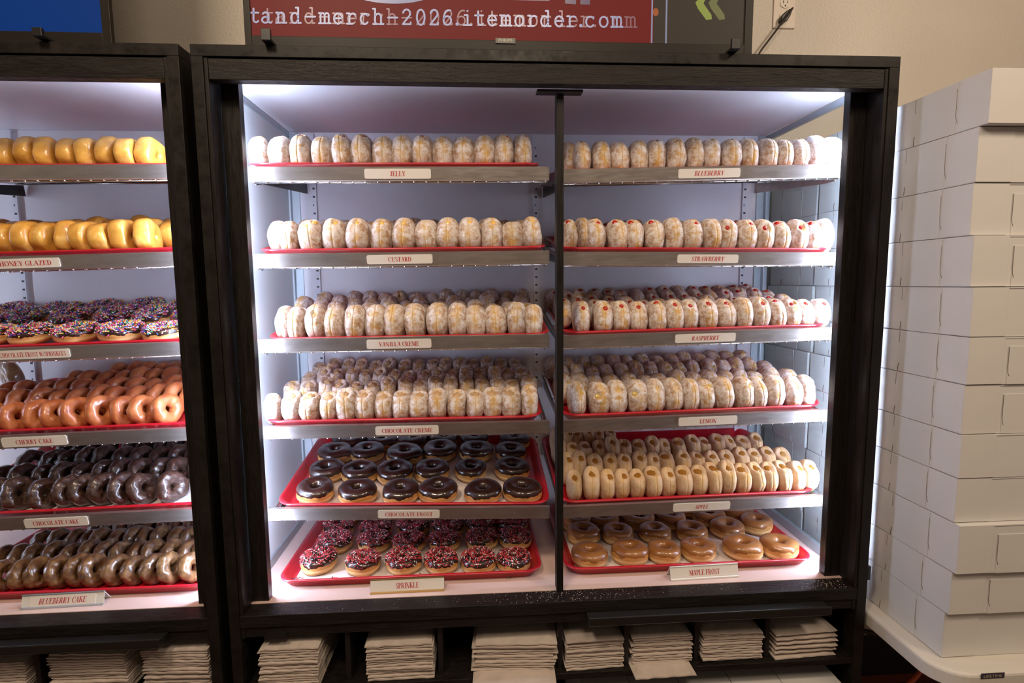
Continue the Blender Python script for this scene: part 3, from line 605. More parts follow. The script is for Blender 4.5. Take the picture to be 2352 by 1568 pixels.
def nubs(seed, pt, n, cols, lo=.15, hi=PI-.1, L=.0031, r=.00085):
    rnd = random.Random(seed); b = MB()
    for _ in range(n):
        th = rnd.uniform(0, 2*PI); ph = rnd.triangular(lo, hi, lo+(hi-lo)*.40); c = pt(th, ph, .0016+.0007+rnd.random()*.0008); c2 = pt(th+.02, ph, .0022); c3 = pt(th, ph+.03, .0022)
        n1 = (c2-c).cross(c3-c); n1 = n1.normalized() if n1.length > 1e-9 else Vector((0, 0, 1)); n1 = -n1 if n1.z < -.2 else n1
        d = Vector((rnd.gauss(0, 1), rnd.gauss(0, 1), rnd.gauss(0, 1))); d = (d-n1*d.dot(n1)*.85).normalized(); a = d.cross(n1).normalized() if d.cross(n1).length > 1e-6 else d.orthogonal().normalized(); e = d.cross(a)
        vs = []
        for s_, rr in ((-1, .55), (-.75, 1), (.75, 1), (1, .55)):
            vs += [c+d*(L*s_)+(a*math.cos(k*2*PI/5)+e*math.sin(k*2*PI/5))*(r*rr) for k in range(5)]
        fs = [(i*5+k, i*5+(k+1) % 5, (i+1)*5+(k+1) % 5, (i+1)*5+k) for i in range(3) for k in range(5)]+[(4, 3, 2, 1, 0), (15, 16, 17, 18, 19)]
        b.add(vs, fs, rnd.choice(cols))
    return b
def ring_set(n, seed, icmat, cols=None, count=0, Ro=.051, hz=.0175, **k):
    out = []
    for i in range(n):
        rb, pt = ring(seed+i, Ro=Ro, Ri=.012+.0015*(i % 3), hz=hz, square=.035 if i % 2 else .0, **k); ps = [('dough', rb.mesh('ring_dough', MT['yeast'], True))]
        if icmat: ps.append(('icing', icing(seed+i, pt).mesh('icing', MT[icmat], True)))
        if cols:
            names = sorted(set(cols)); ps.append(('sprinkles', nubs(seed+i, pt, count, [names.index(c) for c in cols], L=.0030 if len(cols) < 8 else .0034, r=.0009 if len(cols) < 8 else .0012).mesh('sprinkles', [MT['nubs'][c] for c in names], True)))
        out.append(ps)
    return out
CH = ring_set(6, 201, 'choc', Ro=.053, hz=.0215); MP = ring_set(5, 231, 'maple', Ro=.050, hz=.0215)
RB = ring_set(5, 261, 'choc', ['red', 'red', 'red', 'red', 'black', 'black', 'white'], 640, Ro=.049, hz=.021)
RW = ring_set(5, 291, 'choc', ['white', 'white', 'pink', 'orange', 'yellow', 'green', 'blue', 'purple', 'red'], 420, Ro=.052, hz=.019)
def plane_hit(key, px, py, h):
    o, R = TR[key]; n = R @ Vector((0, 0, 1)); q = o+n*h; d = ray(px, py); return CAM+d*((q-CAM).dot(n)/d.dot(n))
def flat_row(key, sets, name, desc, rows, h, dx=0, sy=1, seed=1, tilt=0):
    rnd = random.Random(seed); o, R = TR[key]; n = R @ Vector((0, 0, 1)); rn = ['front', 'second', 'third', 'back']
    for r, row in enumerate(rows):
        for i, (px, py) in enumerate(row):
            p = plane_hit(key, px, py, h)-n*(h-.0042); s = rnd.uniform(.94, 1.03)
            drop(key, name, '%s, %s from left in the %s row' % (desc, ordw(i), rn[r]), p, R, rz=rnd.uniform(0, 6.28), tilt=0, scale=s, sx=s*rnd.uniform(.96, 1.03), group=desc+'s', parts=sets[rnd.randrange(len(sets))])
def cp(ox, oy, s, L): return [(ox+x/s, oy+y/s) for x, y in L]
q = lambda *L: cp(550, 780, 3.136, L)
flat_row('frost', CH, 'chocolate_frosted_donut', 'chocolate frosted ring donut on white paper', [q((548, 1065), (850, 1078), (1160, 1075), (1432, 1068), (1755, 1075), (2035, 1068)), q((630, 925), (865, 938), (1120, 940), (1385, 925), (1665, 920), (1962, 912)),
   q((690, 805), (920, 795), (1190, 812), (1443, 785), (1705, 790), (1955, 795)), q((790, 715), (1030, 715), (1245, 712), (1465, 700), (1690, 700), (1980, 705))], .034, seed=3)
q = lambda *L: cp(550, 1150, 3.136, L)
flat_row('sprinkle', RB, 'sprinkled_donut', 'donut with red and black sprinkles', [q((570, 410), (892, 420), (1180, 415), (1450, 412), (1720, 412), (1975, 410)), q((690, 275), (975, 272), (1220, 280), (1475, 268), (1745, 258), (1985, 250)),
   q((715, 170), (985, 178), (1250, 172), (1500, 168), (1740, 155), (1960, 150)), q((770, 85), (1010, 88), (1260, 85), (1500, 82), (1730, 78), (1950, 75))], .034, seed=5)
q = lambda *L: cp(1250, 1150, 3.136, L)
flat_row('maple', MP, 'maple_frosted_donut', 'maple frosted ring donut', [q((325, 365), (615, 345), (860, 340), (1108, 325), (1428, 315), (1690, 305)), q((280, 212), (530, 212), (797, 205), (1062, 200), (1320, 175), (1525, 142)),
   q((232, 130), (430, 125), (680, 118), (915, 108), (1185, 92), (1400, 68)), q((215, 60), (410, 55), (640, 50), (850, 45), (1080, 35), (1280, 20))], .036, seed=7)
q = lambda *L: cp(0, 400, 3.92, L)
# rainbow sprinkled doughnuts lean on one another in overlapping rows
def lean_rows(key, sets, name, desc, rows, seed, h, tiltx, matparts=None):
    rnd = random.Random(seed); o, R = TR[key]; n = R @ Vector((0, 0, 1)); rn = ['front', 'second', 'third', 'back']
    for r, row in enumerate(rows):
        for i, (px, py) in enumerate(row):
            hh = h[r]; p = plane_hit(key, px, py, hh)-n*(hh-.006)
            drop(key, name, '%s, %s from left in the %s row' % (desc, ordw(i), rn[r]), p+n*(.012 if r else .004), R, rz=0, tilt=tiltx[r]+rnd.uniform(-.05, .05), lean=rnd.uniform(-.08, .08), scale=rnd.uniform(.95, 1.02), sx=1, group=desc+'s', parts=sets[rnd.randrange(len(sets))])
lean_rows('cfs', RW, 'rainbow_sprinkled_donut', 'chocolate donut with rainbow sprinkles', [q((-60, 1430), (290, 1420), (690, 1410), (1090, 1405), (1490, 1400)), q((-120, 1330), (240, 1290), (650, 1285), (1040, 1275), (1400, 1270), (1750, 1265)),
   q((130, 1235), (590, 1205), (960, 1200), (1330, 1195), (1700, 1190)), q((-30, 1190), (450, 1145), (860, 1135), (1190, 1115), (1530, 1120), (1830, 1120))], 9, [.034, .040, .040, .040], [.10, .22, .24, .24])
# ---- ring doughnuts standing on edge in the left cabinet
def stand(rb):                                     # lay the ring axis along x, base at z=0
    b = MB(); k = min(v[0] for v in rb.v); zc = (max(v[2] for v in rb.v)+min(v[2] for v in rb.v))/2
    b.add([(v[2]-zc, v[1], v[0]-k) for v in rb.v], [f[::-1] for f in rb.f])
    for i, v in enumerate(b.v):
        if v[2] < .003: b.v[i] = (v[0], v[1], .003-(.003-v[2])*.3)
    return b
def stand_set(n, seed, mat, Ro, hz, Ri=.008, **k): return [[('dough', stand(ring(seed+i, Ro=Ro, Ri=Ri, hz=hz, **k)[0]).mesh('ring_dough', MT[mat], True))] for i in range(n)]
GZ = stand_set(5, 401, 'glazed', .047, .0215, Ri=.006, square=.05, ex=.62, amp=.003)
CY = stand_set(5, 421, 'cherry', .0415, .0165, Ri=.009, ex=.9, amp=.003, lump=.6)
CK = stand_set(5, 441, 'choccake', .0415, .0165, Ri=.008, ex=.9, amp=.0035, lump=1.5, crack=.002)
BK = stand_set(5, 461, 'bluecake', .0405, .0165, Ri=.009, ex=.9, amp=.0035, lump=1.5, crack=.002)
OF = stand_set(2, 481, 'oldfash', .052, .019, Ri=.008, ex=.85, amp=.003, lump=1)
def stand_rows(key, sets, name, desc, rows, seed, rz0, lean0, hsize, tail):
    """rows: (y behind tray front, [left-edge px...] or (n, xa, xb))"""
    rnd = random.Random(seed); o, R = TR[key]; rn = ['front', 'second', 'third', 'fourth', 'back']
    for r, (yy, spec) in enumerate(rows):
        if isinstance(spec, list): xs = [at_y(px, py, on_tray(key, -1, yy).y).x for px, py in spec]
        else: xs = [spec[1]+(spec[2]-spec[1])*i/(spec[0]-1)+rnd.uniform(-.003, .003) for i in range(spec[0])]
        for i, x in enumerate(xs):
            drop(key, name, '%s, %s from left, %s row %s' % (desc, ordw(i), rn[r], tail), on_tray(key, x, yy+rnd.uniform(-.003, .003), .0034), R, rz=rz0+rnd.uniform(-.15, .15), tilt=rnd.uniform(-.05, .05), lean=lean0+rnd.uniform(-.08, .08),
                 scale=rnd.uniform(.96, 1.03)*hsize, sx=hsize, group=desc+'s', parts=sets[rnd.randrange(len(sets))])
stand_rows('glaze', GZ, 'glazed_donut', 'golden glazed ring donut standing upright', [(.055, [(x, 345) for x in (8, 33, 80, 125, 172, 217, 262, 305, 352)]), (.15, (3, -.93, -.862))], 21, .0, -.05, .93, 'on the topmost left shelf')
stand_rows('honey', GZ, 'glazed_donut', 'honey glazed ring donut standing upright', [(.055, [(x, 535) for x in (-8, 33, 78, 122, 168, 212, 252, 297, 348)]), (.155, (14, -1.48, -.86)), (.25, (14, -1.47, -.865))], 22, .02, -.05, .96, 'on left cabinet')
stand_rows('cherry', CY, 'cherry_cake_donut', 'reddish cherry cake ring donut', [(.052, [(x, 945) for x in (-8, 52, 102, 146, 194, 247, 300, 345, 398)]), (.135, (13, -1.46, -.862)), (.215, (13, -1.45, -.865)), (.295, (11, -1.33, -.87)), (.365, (10, -1.24, -.875))], 23, -.32, -.28, 1, 'on left cabinet')
stand_rows('ccake', CK, 'chocolate_cake_donut', 'dark chocolate cake ring donut', [(.055, [(x, 1128) for x in (15, 62, 120, 168, 208, 254, 302, 346, 406)]), (.14, (12, -1.43, -.868)), (.225, (12, -1.42, -.87)), (.31, (12, -1.38, -.872))], 24, -.34, -.28, 1.02, 'on left cabinet')
stand_rows('bcake', BK, 'blueberry_cake_donut', 'brown blueberry cake ring donut', [(.060, [(x, 1306) for x in (18, 66, 104, 148, 190, 230, 276, 318, 362, 402, 450)]), (.145, (14, -1.44, -.868)), (.23, (14, -1.40, -.87)), (.315, (12, -1.31, -.872))], 25, -.22, -.24, 1.0, 'on left cabinet')
for key, x, y, l_, nm in (('cherry', -1.40, .33, 'large brown glazed cake donut behind the cherry cake donuts at far left', 'brown'),):
    o, R = TR[key]; p = on_tray(key, at_y(42, 850, on_tray(key, -1, y).y).x, y, .0034); drop(key, 'glazed_cake_donut', l_, p, R, rz=.9, tilt=-.15, lean=-.1, scale=1.1, sx=1.1, parts=OF[0])
# ------------------------------------------------------------------ free-standing name signs on the decks
def sign(text, x0, x1, y, where, tw, rz, italic=False, brass='brass', key='SIGN', h=.033):
    cx = (x0+x1)/2; t = thing('name_sign', 'small standing sign reading %s in red letters %s' % (text, where), 'sign', (cx, y, .0006), group='standing name signs on the cabinet floors'); hw = (x1-x0)/2
    def P(n_, b, m_): return link(n_, b.mesh(n_, MT[m_]), t)
    a = math.radians(14); s, c = math.sin(a), math.cos(a)
    b = MB(); b.prism([(0, 0), (h*s, h*c), (h*s+.0016, h*c-.0005), (.0016, 0)], 'x', -hw, hw); P('face_plate', b, 'holder')
    b = MB(); b.prism([(h*s+.0004, h*c+.001), (h*s+.024, 0), (h*s+.0222, 0), (h*s-.0004, h*c-.001)], 'x', -hw, hw); P('back_plate', b, 'holder')
    b = MB(); b.prism([(-.003, 0), (-.003, .0035), (0, .0042), (.003, 0)], 'x', -hw, hw); b.prism([(h*s-.0015, h*c-.001), (h*s-.0018, h*c+.0012), (h*s+.0018, h*c+.0016), (h*s+.0018, h*c-.0006)], 'x', -hw, hw); P('edge_trim', b, brass)
    w2 = hw*.99 if text != 'BLUEBERRY CAKE' else hw*.80
    b = MB(); b.prism([(.004*s/c-.0009, .004), ((h-.003)*s-.0009, (h-.003)*c), ((h-.003)*s, (h-.003)*c), (.004*s/c, .004)], 'x', -w2, w2); cd_ = P('name_card', b, 'card')
    b = MB(); lettering(b, text, 0, 0, .0135, 0, tw, italic); b.v = [(v[0], (v[2]+h*.52)*s-.0012+v[1]*.3, (v[2]+h*.52)*c) for v in b.v]
    lo_ = link('lettering', b.mesh('lettering', MT['ink']), cd_)
    t.rotation_euler = (0, 0, rz); return t
sign('SPRINKLE', -.441, -.256, .071, 'before the lower left tray', .058, .01)
sign('MAPLE FROST', .332, .517, .073, 'before the lower right tray', .083, .03, brass='holder')
sign('BLUEBERRY CAKE', -1.276, -1.088, .073, 'in the left cabinet', .108, .03, italic=True, brass='alu', h=.031)
# sprinkles spilled on the lower left tray, sugar crumbs on the dark lower beam
rnd = random.Random(77); b = MB()
for cx_, cy_, k_, sp in ((-.648, .150, 16, .012), (-.553, .145, 18, .012), (-.30, .125, 8, .05), (-.07, .125, 8, .04), (-.64, .30, 10, .02)):
    for _ in range(k_):
        p = Vector((rnd.gauss(cx_, sp*.5), rnd.gauss(cy_, sp*.25), .0058)); a = rnd.uniform(0, PI); d = Vector((math.cos(a), math.sin(a), 0))*.003; nn = Vector((-d.y, d.x, 0))*.28
        zz = Vector((0, 0, .0009)); c = rnd.choice((0, 0, 1, 1, 2)); b.add([p-d-nn, p+d-nn, p+d+nn, p-d+nn, p-d-nn*.5+zz, p+d-nn*.5+zz, p+d+nn*.5+zz, p-d+nn*.5+zz], [(0, 3, 2, 1), (4, 5, 6, 7), (0, 1, 5, 4), (1, 2, 6, 5), (2, 3, 7, 6), (3, 0, 4, 7)], c)
t = thing('loose_sprinkles', 'loose red, black and white sprinkles fallen on the lower left tray', 'sprinkles', (0, 0, 0), me=b.mesh('loose_sprinkles', [MT['nubs']['red'], MT['nubs']['black'], MT['nubs']['white']])); t['kind'] = 'stuff'
b = MB(); cr = simple('sugar_crumb', (.62, .50, .40), .7)
for _ in range(420):
    u = rnd.random(); x = rnd.gauss(.06, .10) if u < .35 else (rnd.gauss(.73, .035) if u < .6 else rnd.uniform(-.7, .75)); y = rnd.uniform(.004, .05); r = rnd.uniform(.0003, .0009)
    if not -.72 < x < .78: continue
    z = -.0009; b.add([(x-r, y-r, z), (x+r, y-r, z), (x+r, y+r, z), (x-r, y+r, z), (x, y, z+r*1.2)], [(0, 1, 4), (1, 2, 4), (2, 3, 4), (3, 0, 4)])
t = thing('sugar_crumbs', 'pale sugar crumbs scattered on the black lower beam', 'crumbs', (0, 0, 0), me=b.mesh('sugar_crumbs', cr)); t['kind'] = 'stuff'
b = MB()
for key in ('jelly', 'custard', 'vanilla', 'choc', 'blue', 'straw', 'rasp', 'lemon', 'apple'):
    o, R = TR[key]
    for _ in range(70):
        lx = rnd.uniform(-.335, .335); ly = rnd.choice((rnd.uniform(-.190, -.180), rnd.uniform(-.2235, -.219))); lz = .0032 if ly > -.2 else .0036; r = rnd.uniform(.0005, .0016)
        c = [o+R @ Vector((lx+a*r, ly+e*r, lz+f*r)) for a, e, f in ((-1, -1, 0), (1, -1, 0), (1, 1, 0), (-1, 1, 0), (.2, .1, 1.1))]; b.add(c, [(0, 1, 4), (1, 2, 4), (2, 3, 4), (3, 0, 4)])
t = thing('sugar_crumbs', 'white powdered sugar crumbs along the fronts of the powdered donut trays', 'crumbs', (0, 0, 0), me=b.mesh('sugar_crumbs', simple('white_sugar_crumb', (.78, .72, .68), .8))); t['kind'] = 'stuff'
# ------------------------------------------------------------------ paper bags in the cubbies
def bag_mesh(seed, w, d, th, fold=False):
    b = MB(); N = 10; rnd = random.Random(seed); prof = []
    vs = []; 
    for s_ in (0, 1):
        for j in range(7):
            for i in range(N+1):
                x = -w/2+w*i/N; y = d*j/6; e = min(1, min(i, N-i)/1.0, (j+.25)/1.0)
                z = (th if s_ else 0)*(.35+.65*min(1, e)) + .0011*noise.noise(Vector((x*22+seed, y*14, s_*3)))+(.0012*math.sin(i*2.1+seed) if j == 0 else 0)
                vs.append((x+(.0018*noise.noise(Vector((j, seed, i*.3)))), y+(.002*noise.noise(Vector((i*.8, seed, 4))) if j == 0 else 0), max(0, z)))
    K = 7*(N+1); fs = []
    for j in range(6):
        for i in range(N):
            a = j*(N+1)+i; fs.append((a, a+N+1, a+N+2, a+1)); fs.append((K+a, K+a+1, K+a+N+2, K+a+N+1))
    for i in range(N): fs.append((i, i+1, K+i+1, K+i)); a = 6*(N+1)+i; fs.append((a, K+a, K+a+1, a+1))
    for j in range(6): a = j*(N+1); fs.append((a, K+a, K+a+N+1, a+N+1)); a += N; fs.append((a, a+N+1, K+a+N+1, K+a))
    b.add(vs, fs); return b.mesh('paper_bag', MT['bag'], False)
BM = [bag_mesh(s, .148, .22, .0070) for s in range(6)]
CUB = ['at far left in the left cabinet', 'second cubby of left cabinet', 'last cubby of left cabinet', 'first cubby of main cabinet', 'second cubby of main cabinet', 'third cubby of main cabinet', 'fourth cubby of main cabinet', 'fifth cubby of main cabinet', 'sixth cubby of main cabinet', 'rightmost cubby of main cabinet']
def bags(ci, x0, x1, n, y0=.012, jit=.003, rz=0., dz=.0067, skew=0.):
    if dz < .01: n = int(n*1.24)
    rnd = random.Random(ci*13); z = -.1893
    for k in range(n):
        zz = z+k*dz; x = (x0+x1)/2+rnd.uniform(-jit, jit)+skew*k
        o = thing('paper_bag', 'white paper bag, %s from bottom of stack, %s' % (ordw(k), CUB[ci]), 'paper bag', (x, -.034 if k == 0 and ci in (3, 5, 7) else y0+rnd.uniform(-.003, .004), zz), 'white paper bags stacked in the cubbies', BM[rnd.randrange(6)], (0, 0, rz+rnd.uniform(-.025, .025)))
        o.scale.x = (x1-x0)/.148
bags(0, -1.36, -1.235, 12); bags(1, -1.185, -1.005, 13, rz=-.04); bags(2, -.972, -.815, 13, rz=-.05)
bags(3, -.694, -.555, 13, y0=-.004, rz=.0); bags(4, -.445, -.283, 12, rz=.0); bags(5, -.185, .018, 10, rz=-.05, jit=.010)
bags(6, .046, .193, 10, rz=.03); bags(7, .215, .369, 10, rz=.0, jit=.005); bags(8, .398, .555, 10, rz=.0); bags(9, .588, .755, 6, rz=.03, dz=.0125)
# the single flat bags under the stacks stick out in front
for cx_, w_, yy, wh in ((-.625, 1.0, -.045, 'first'), (-.11, .95, -.03, 'third'), (.285, .95, -.028, 'fifth')):
    pass
# ------------------------------------------------------------------ white boxes in the compartment under the cubbies
bx = [at_z(px, py, -.262).x for px, py in ((1440, 1552), (1550, 1548), (1666, 1544), (1776, 1540), (1905, 1536))]
edges = [bx[0]-.13, bx[0], bx[1], bx[2], bx[3], bx[4]]
for i in range(5):
    xa, xb = edges[i]+.001, edges[i+1]-.001; t = thing('bakery_box', 'white flat-topped bakery box below the bag cubbies, %s from left' % ordw(i), 'box', ((xa+xb)/2, .15, -.449), group='white boxes under the bag cubbies')
    b = MB(); b.box(xa+.001, xb-.001, .004, .30, -.4495, -.272); part('box_body', b, MT['box'], t)
    b = MB(); b.box(xa, xb, .002, .302, -.2718, -.262); part('lid', b, MT['box'], t, False, .001)
# ------------------------------------------------------------------ stacked boxes on the table
YC = [-.177, -.158, -.155, -.166, -.174, -.175, -.172, -.175, -.173, -.188, -.178, -.168]
ZT = [1.194, 1.086, .974, .866, .759, .654, .552, .444, .347, .247, .136, .036, -.072]
def bakery(x, y, zb, h, w, d, label, group, flapside, rz=0, front_tab=False, seed=0):
    t = thing('bakery_box', label, 'box', (x, y, zb), group, rot=(0, 0, rz)); rnd = random.Random(seed)
    def P(n_, b, m_, par=None): return link(n_, b.mesh(n_, MT[m_]), par or t)
    b = MB(); b.box(.0012, w-.0012, .0012, d-.0012, .0003, h-.003); P('box_body', b, 'box')
    b = MB(); b.box(0, w, 0, d, h-.0029, h-.0002); b.box(.0, .0011, .0012, d*.28, .0015, h-.0029); b.box(.0, .0011, d*.72, d, .0015, h-.0029); b.box(.0, w*.22, .0, .0011, .0015, h-.0029); b.box(w*.78, w, .0, .0011, .0015, h-.0029); P('lid', b, 'box')
    sl = .0014
    # tuck flap on the left side with its two curved slits
    ya, yb = d*.30, d*.73
    b = MB(); b.box(-.0004, .0010, ya, yb, .0004, h-.003); f = P('tuck_flap', b, 'box')
    for yy, sgn in ((ya, 1), (yb, -1)):
        pts = [(-.0005, yy, h*.86), (-.0005, yy, h*.40), (-.0005, yy-sgn*.001, h*.3), (-.0005, yy-sgn*.006, h*.18)] if sgn == 1 else [(-.0005, yy, h*.98), (-.0005, yy, h*.70)]
        b = MB(); b.tube(pts, .0005, 4); P('slit', b, 'slit', f)
        if sgn == -1: b = MB(); b.tube([(-.0005, yy, h*.02), (-.0005, yy, h*.10), (-.0005, yy-.002, h*.2)], .0009, 4); P('slit', b, 'slit', f)
    if front_tab:
        xa, xb = w*.25, w*.75
        b = MB(); b.box(xa, xb, -.0004, .001, .0004, h*.8); f = P('front_tab', b, 'box')
        for xx, sg in ((xa, -1), (xb, 1)): b = MB(); b.tube([(xx, -.0005, h*.8), (xx, -.0005, h*.35), (xx+.001, -.0005, h*.25), (xx+.004, -.0005, h*.18)], .0006, 4); P('slit', b, 'slit', f)
    return t
n12 = 12
for i in range(12):
    zb, h = ZT[i+1]+.0006, ZT[i]-ZT[i+1]-.0008; w12 = 'topmost' if i == 0 else 'lowest' if i == 11 else ordw(i)+' box down' if 0 else ordw(i)+' from top'
    bakery(.870, YC[i], zb, h, .36, .26, 'white bakery box in the front table stack, %s' % w12, 'white bakery boxes in the front stack', 1, 0, i in (2, 5, 6, 9, 10, 3), i)
    bakery(.870+.003*math.sin(i*1.7), .106+.004*math.sin(i*2.3), zb, h, .36, .255, 'white bakery box seen through the right glass, middle stack, %s' % w12, 'white bakery boxes in the middle stack', 1, .01*math.sin(i), False, 40+i)
    bakery(.872+.004*math.sin(i*2.9), .376+.004*math.sin(i*1.3), zb, h, .36, .255, 'white bakery box seen through the right glass, rear stack, %s' % w12, 'white bakery boxes in the rear stack', 1, .008*math.sin(i*2), False, 80+i)
# ------------------------------------------------------------------ folding table
ZTAB = -.0722
t = thing('folding_table', 'white plastic folding table with rounded corner under the box stacks', 'table', (1.4, .2, -.815))
def rr(x0, x1, y0, y1, r): return [(a+(x0+x1)/2, b_+(y0+y1)/2) for a, b_ in rrect((x1-x0)/2, (y1-y0)/2, r, 8)]
b = MB(); rings = []
for ins, z in ((.004, -.040), (0, -.036), (0, -.008), (.0015, -.004), (.006, -.001), (.012, 0)): rings.append([(x, y, ZTAB+z) for x, y in rr(.829+ins, 2.05-ins, -.222+ins, .655-ins, .075-ins*.5)])
k = len(rings[0]); b.add([v for r in rings for v in r], [(i*k+j, i*k+(j+1) % k, (i+1)*k+(j+1) % k, (i+1)*k+j) for i in range(len(rings)-1) for j in range(k)]+[tuple(range(k))[::-1], tuple((len(rings)-1)*k+j for j in range(k))])
part('tabletop', b, simple('white_table_plastic', (.66, .62, .55), .42), t)
dark = simple('dark_grey_leg_paint', (.05, .045, .045), .4)
for xl in (1.02, 1.85):
    b = MB(); b.tube([(xl, -.13, -.1125), (xl, -.14, -.30), (xl, -.15, -.813)], .014, 12); part('leg', b, dark, t, True)
    b = MB(); b.tube([(xl, .56, -.1125), (xl, .57, -.30), (xl, .58, -.813)], .014, 12); part('leg', b, dark, t, True)
q0, q1 = at_y(1950, 1440, .35), at_y(2060, 1467, .35); b = MB(); b.tube([q0, q1, q1+(q1-q0)*2.2], .0085, 8); part('brace', b, dark, t, True)
b = MB(); p0, p1 = at_y(2253, 1553, -.2225), at_y(2307, 1548, -.2225); b.box(p0.x, p1.x, -.2232, -.2221, p0.z-.0055, p0.z+.0065); pl = part('badge', b, simple('badge_dark', (.05, .04, .06), .3), t)
def sans(text, x, z, h, w, y, org):
    c = bpy.data.curves.new('tmp', 'FONT'); c.body = text; c.size = 1; tmp = bpy.data.objects.new('tmp', c); COL.objects.link(tmp); dg_ = bpy.context.evaluated_depsgraph_get(); me = bpy.data.meshes.new_from_object(tmp.evaluated_get(dg_)); bpy.data.objects.remove(tmp)
    xs = [v.co.x for v in me.vertices]; ys = [v.co.y for v in me.vertices]; a, b2, c0, c1 = min(xs), max(xs), min(ys), max(ys)
    for v in me.vertices: v.co = Vector((x+(v.co.x-a)/(b2-a)*w-org[0], y-org[1], z+(v.co.y-c0)/(c1-c0)*h-org[2]))
    return me
me = sans('LIFETIME', p0.x+.006, p0.z-.003, .006, p1.x-p0.x-.012, -.2234, t.location); me.materials.append(simple('badge_gold', (.5, .42, .3), .4)); link('lettering', me, pl)
b = MB(); pa, pb_ = at_y(2122, 1530, .1), at_y(2085, 1575, .02); b.tube([pa+Vector((.05, .03, .03)), pa, (pa+pb_)/2+Vector((.004, 0, .002)), pb_, pb_+Vector((-.05, 0, -.20)), pb_+Vector((-.02, -.05, pb_.z*-1-.808))], .006, 10)
thing('extension_cord', 'bright orange extension cord hanging under the white folding table', 'cord', (0, 0, 0), me=b.mesh('extension_cord', simple('orange_cord', (.75, .12, .02), .4), True))
# ------------------------------------------------------------------ televisions
def tv(x0, x1, label, screen_mat, yf=.05, bez=.0145):
    t = thing('television', label, 'television', ((x0+x1)/2, yf+.03, 1.2842)); z0, z1 = 1.3055-.020, 1.3055-.020+.70
    z0 = 1.2845
    b = MB(); b.box(x0+.02, x1-.02, yf+.0122, yf+.045, z0+.002, z1-.02); part('back_shell', b, MT['black'], t, False, .003)
    b = MB(); zs = 1.3235
    b.box(x0, x0+bez, yf, yf+.012, z0, z1); b.box(x1-bez*1.3, x1, yf, yf+.012, z0, z1); b.box(x0+bez, x1-bez*1.3, yf, yf+.012, z0, zs); b.box(x0+bez, x1-bez*1.3, yf, yf+.012, z1-bez, z1); part('bezel', b, MT['bezel'], t, False, .001)
    b = MB(); b.box(x0+bez, x1-bez*1.3, yf+.004, yf+.0115, zs, z1-bez); s = part('screen', b, screen_mat, t)
    return t, s
MT['bezel'] = simple('dark_bezel', (.016, .013, .010), .42, spec=.2)
RED = simple('screen_red', (.03, .003, .003), .5, spec=.2, emit=(.42, .006, .008), es=.25); BLUE = simple('screen_blue', (.002, .004, .012), .5, spec=.12, emit=(.001, .05, .27), es=.55)
DARK = simple('screen_dark_brown', (.012, .009, .007), .5, spec=.3, emit=(.1, .06, .04), es=.12)
t, scr = tv(-.662, .489, 'wide flat television with red screen standing on the main cabinet', RED)
ys = .0536
def quad(b, pts, y):  b.add([(at_y(px, py, y).x, y, at_y(px, py, y).z) for px, py in pts], [tuple(range(len(pts)))])
x_r = at_y(1501, 50, ys).x; b = MB(); b.box(x_r, .489-.0145*1.3, .0537, .0541, 1.3235, 1.97); part('side_panel_picture', b, DARK, t)
LINE = simple('screen_line', (.1, .1, .15), .2, emit=(.35, .40, .60), es=.4)
b = MB()
for px in (1497.5, 1530.5): x = at_y(px, 50, .053).x; b.box(x-.0018, x+.0018, .0531, .0536, 1.3238, 1.97)
part('divider_lines', b, LINE, t)
TXT = [(c, x) for c, x in zip('tand-merch-2026.itemorder.com', (586, 612, 646, 679, 713, 746, 777, 808, 838, 869, 902, 935, 967, 998, 1028, 1050, 1074, 1102, 1131, 1162, 1193, 1224, 1253, 1285, 1314, 1334, 1356, 1387, 1417))]
def text_line(dx, w, y, name, mat):
    b = MB()
    for i, (c, px) in enumerate(TXT):
        px = px+dx; base = 52+(px-583)*(10.5/835); hx = 25.0
        if px < 583: continue
        def f(p): P_ = at_y(px+(p[0]-.5)*27.0, base-p[1]*hx, y); return (P_.x, P_.z)
        for s_ in TW[c]: stroke(b, s_, w, y, f)
    part(name, b, mat, t)
text_line(32, .0017, .0534, 'faded_web_address', simple('screen_text_dim', (.1, .05, .06), .3, emit=(.30, .14, .18), es=.42))
text_line(0, .0020, .0529, 'web_address', simple('screen_text', (.15, .15, .2), .3, emit=(.30, .34, .56), es=.55))
b = MB(); c = at_y(898, -30, .0534); b.add([(c.x+.105*math.cos(a*PI/24), .0534, c.z+.035*math.sin(a*PI/24)) for a in range(48)], [tuple(range(48))[::-1]]); part('pale_oval', b, simple('screen_oval', (.1, .1, .15), .3, emit=(.24, .28, .46), es=.5), t)
b = MB(); quad(b, ((1160, -60), (1280, -60), (1262, 2), (1175, 0)), .0534); quad(b, ((1296, -40), (1324, -40), (1323, 10), (1298, 8)), .0534); quad(b, ((1331, -40), (1356, -40), (1355, 11), (1333, 10)), .0534); part('dark_shapes', b, simple('screen_navy', (.02, .01, .04), .3, emit=(.05, .02, .09), es=.5), t)
for nm, dx, e_ in (('chevron', 0, (.34, .46, .05)), ('faded_chevron', 30, (.20, .26, .06))):
    b = MB(); base = [(1612, -10), (1597, 6), (1603, 20), (1622, 46), (1635, 44), (1634, 34), (1616, 8), (1622, -6), (1622, -10)]
    quad(b, [(x+dx, y) for x, y in base], .0532 if dx == 0 else .0534); part(nm, b, simple('screen_'+nm, (.05, .05, .01), .4, emit=e_, es=.42 if dx == 0 else .22), t)
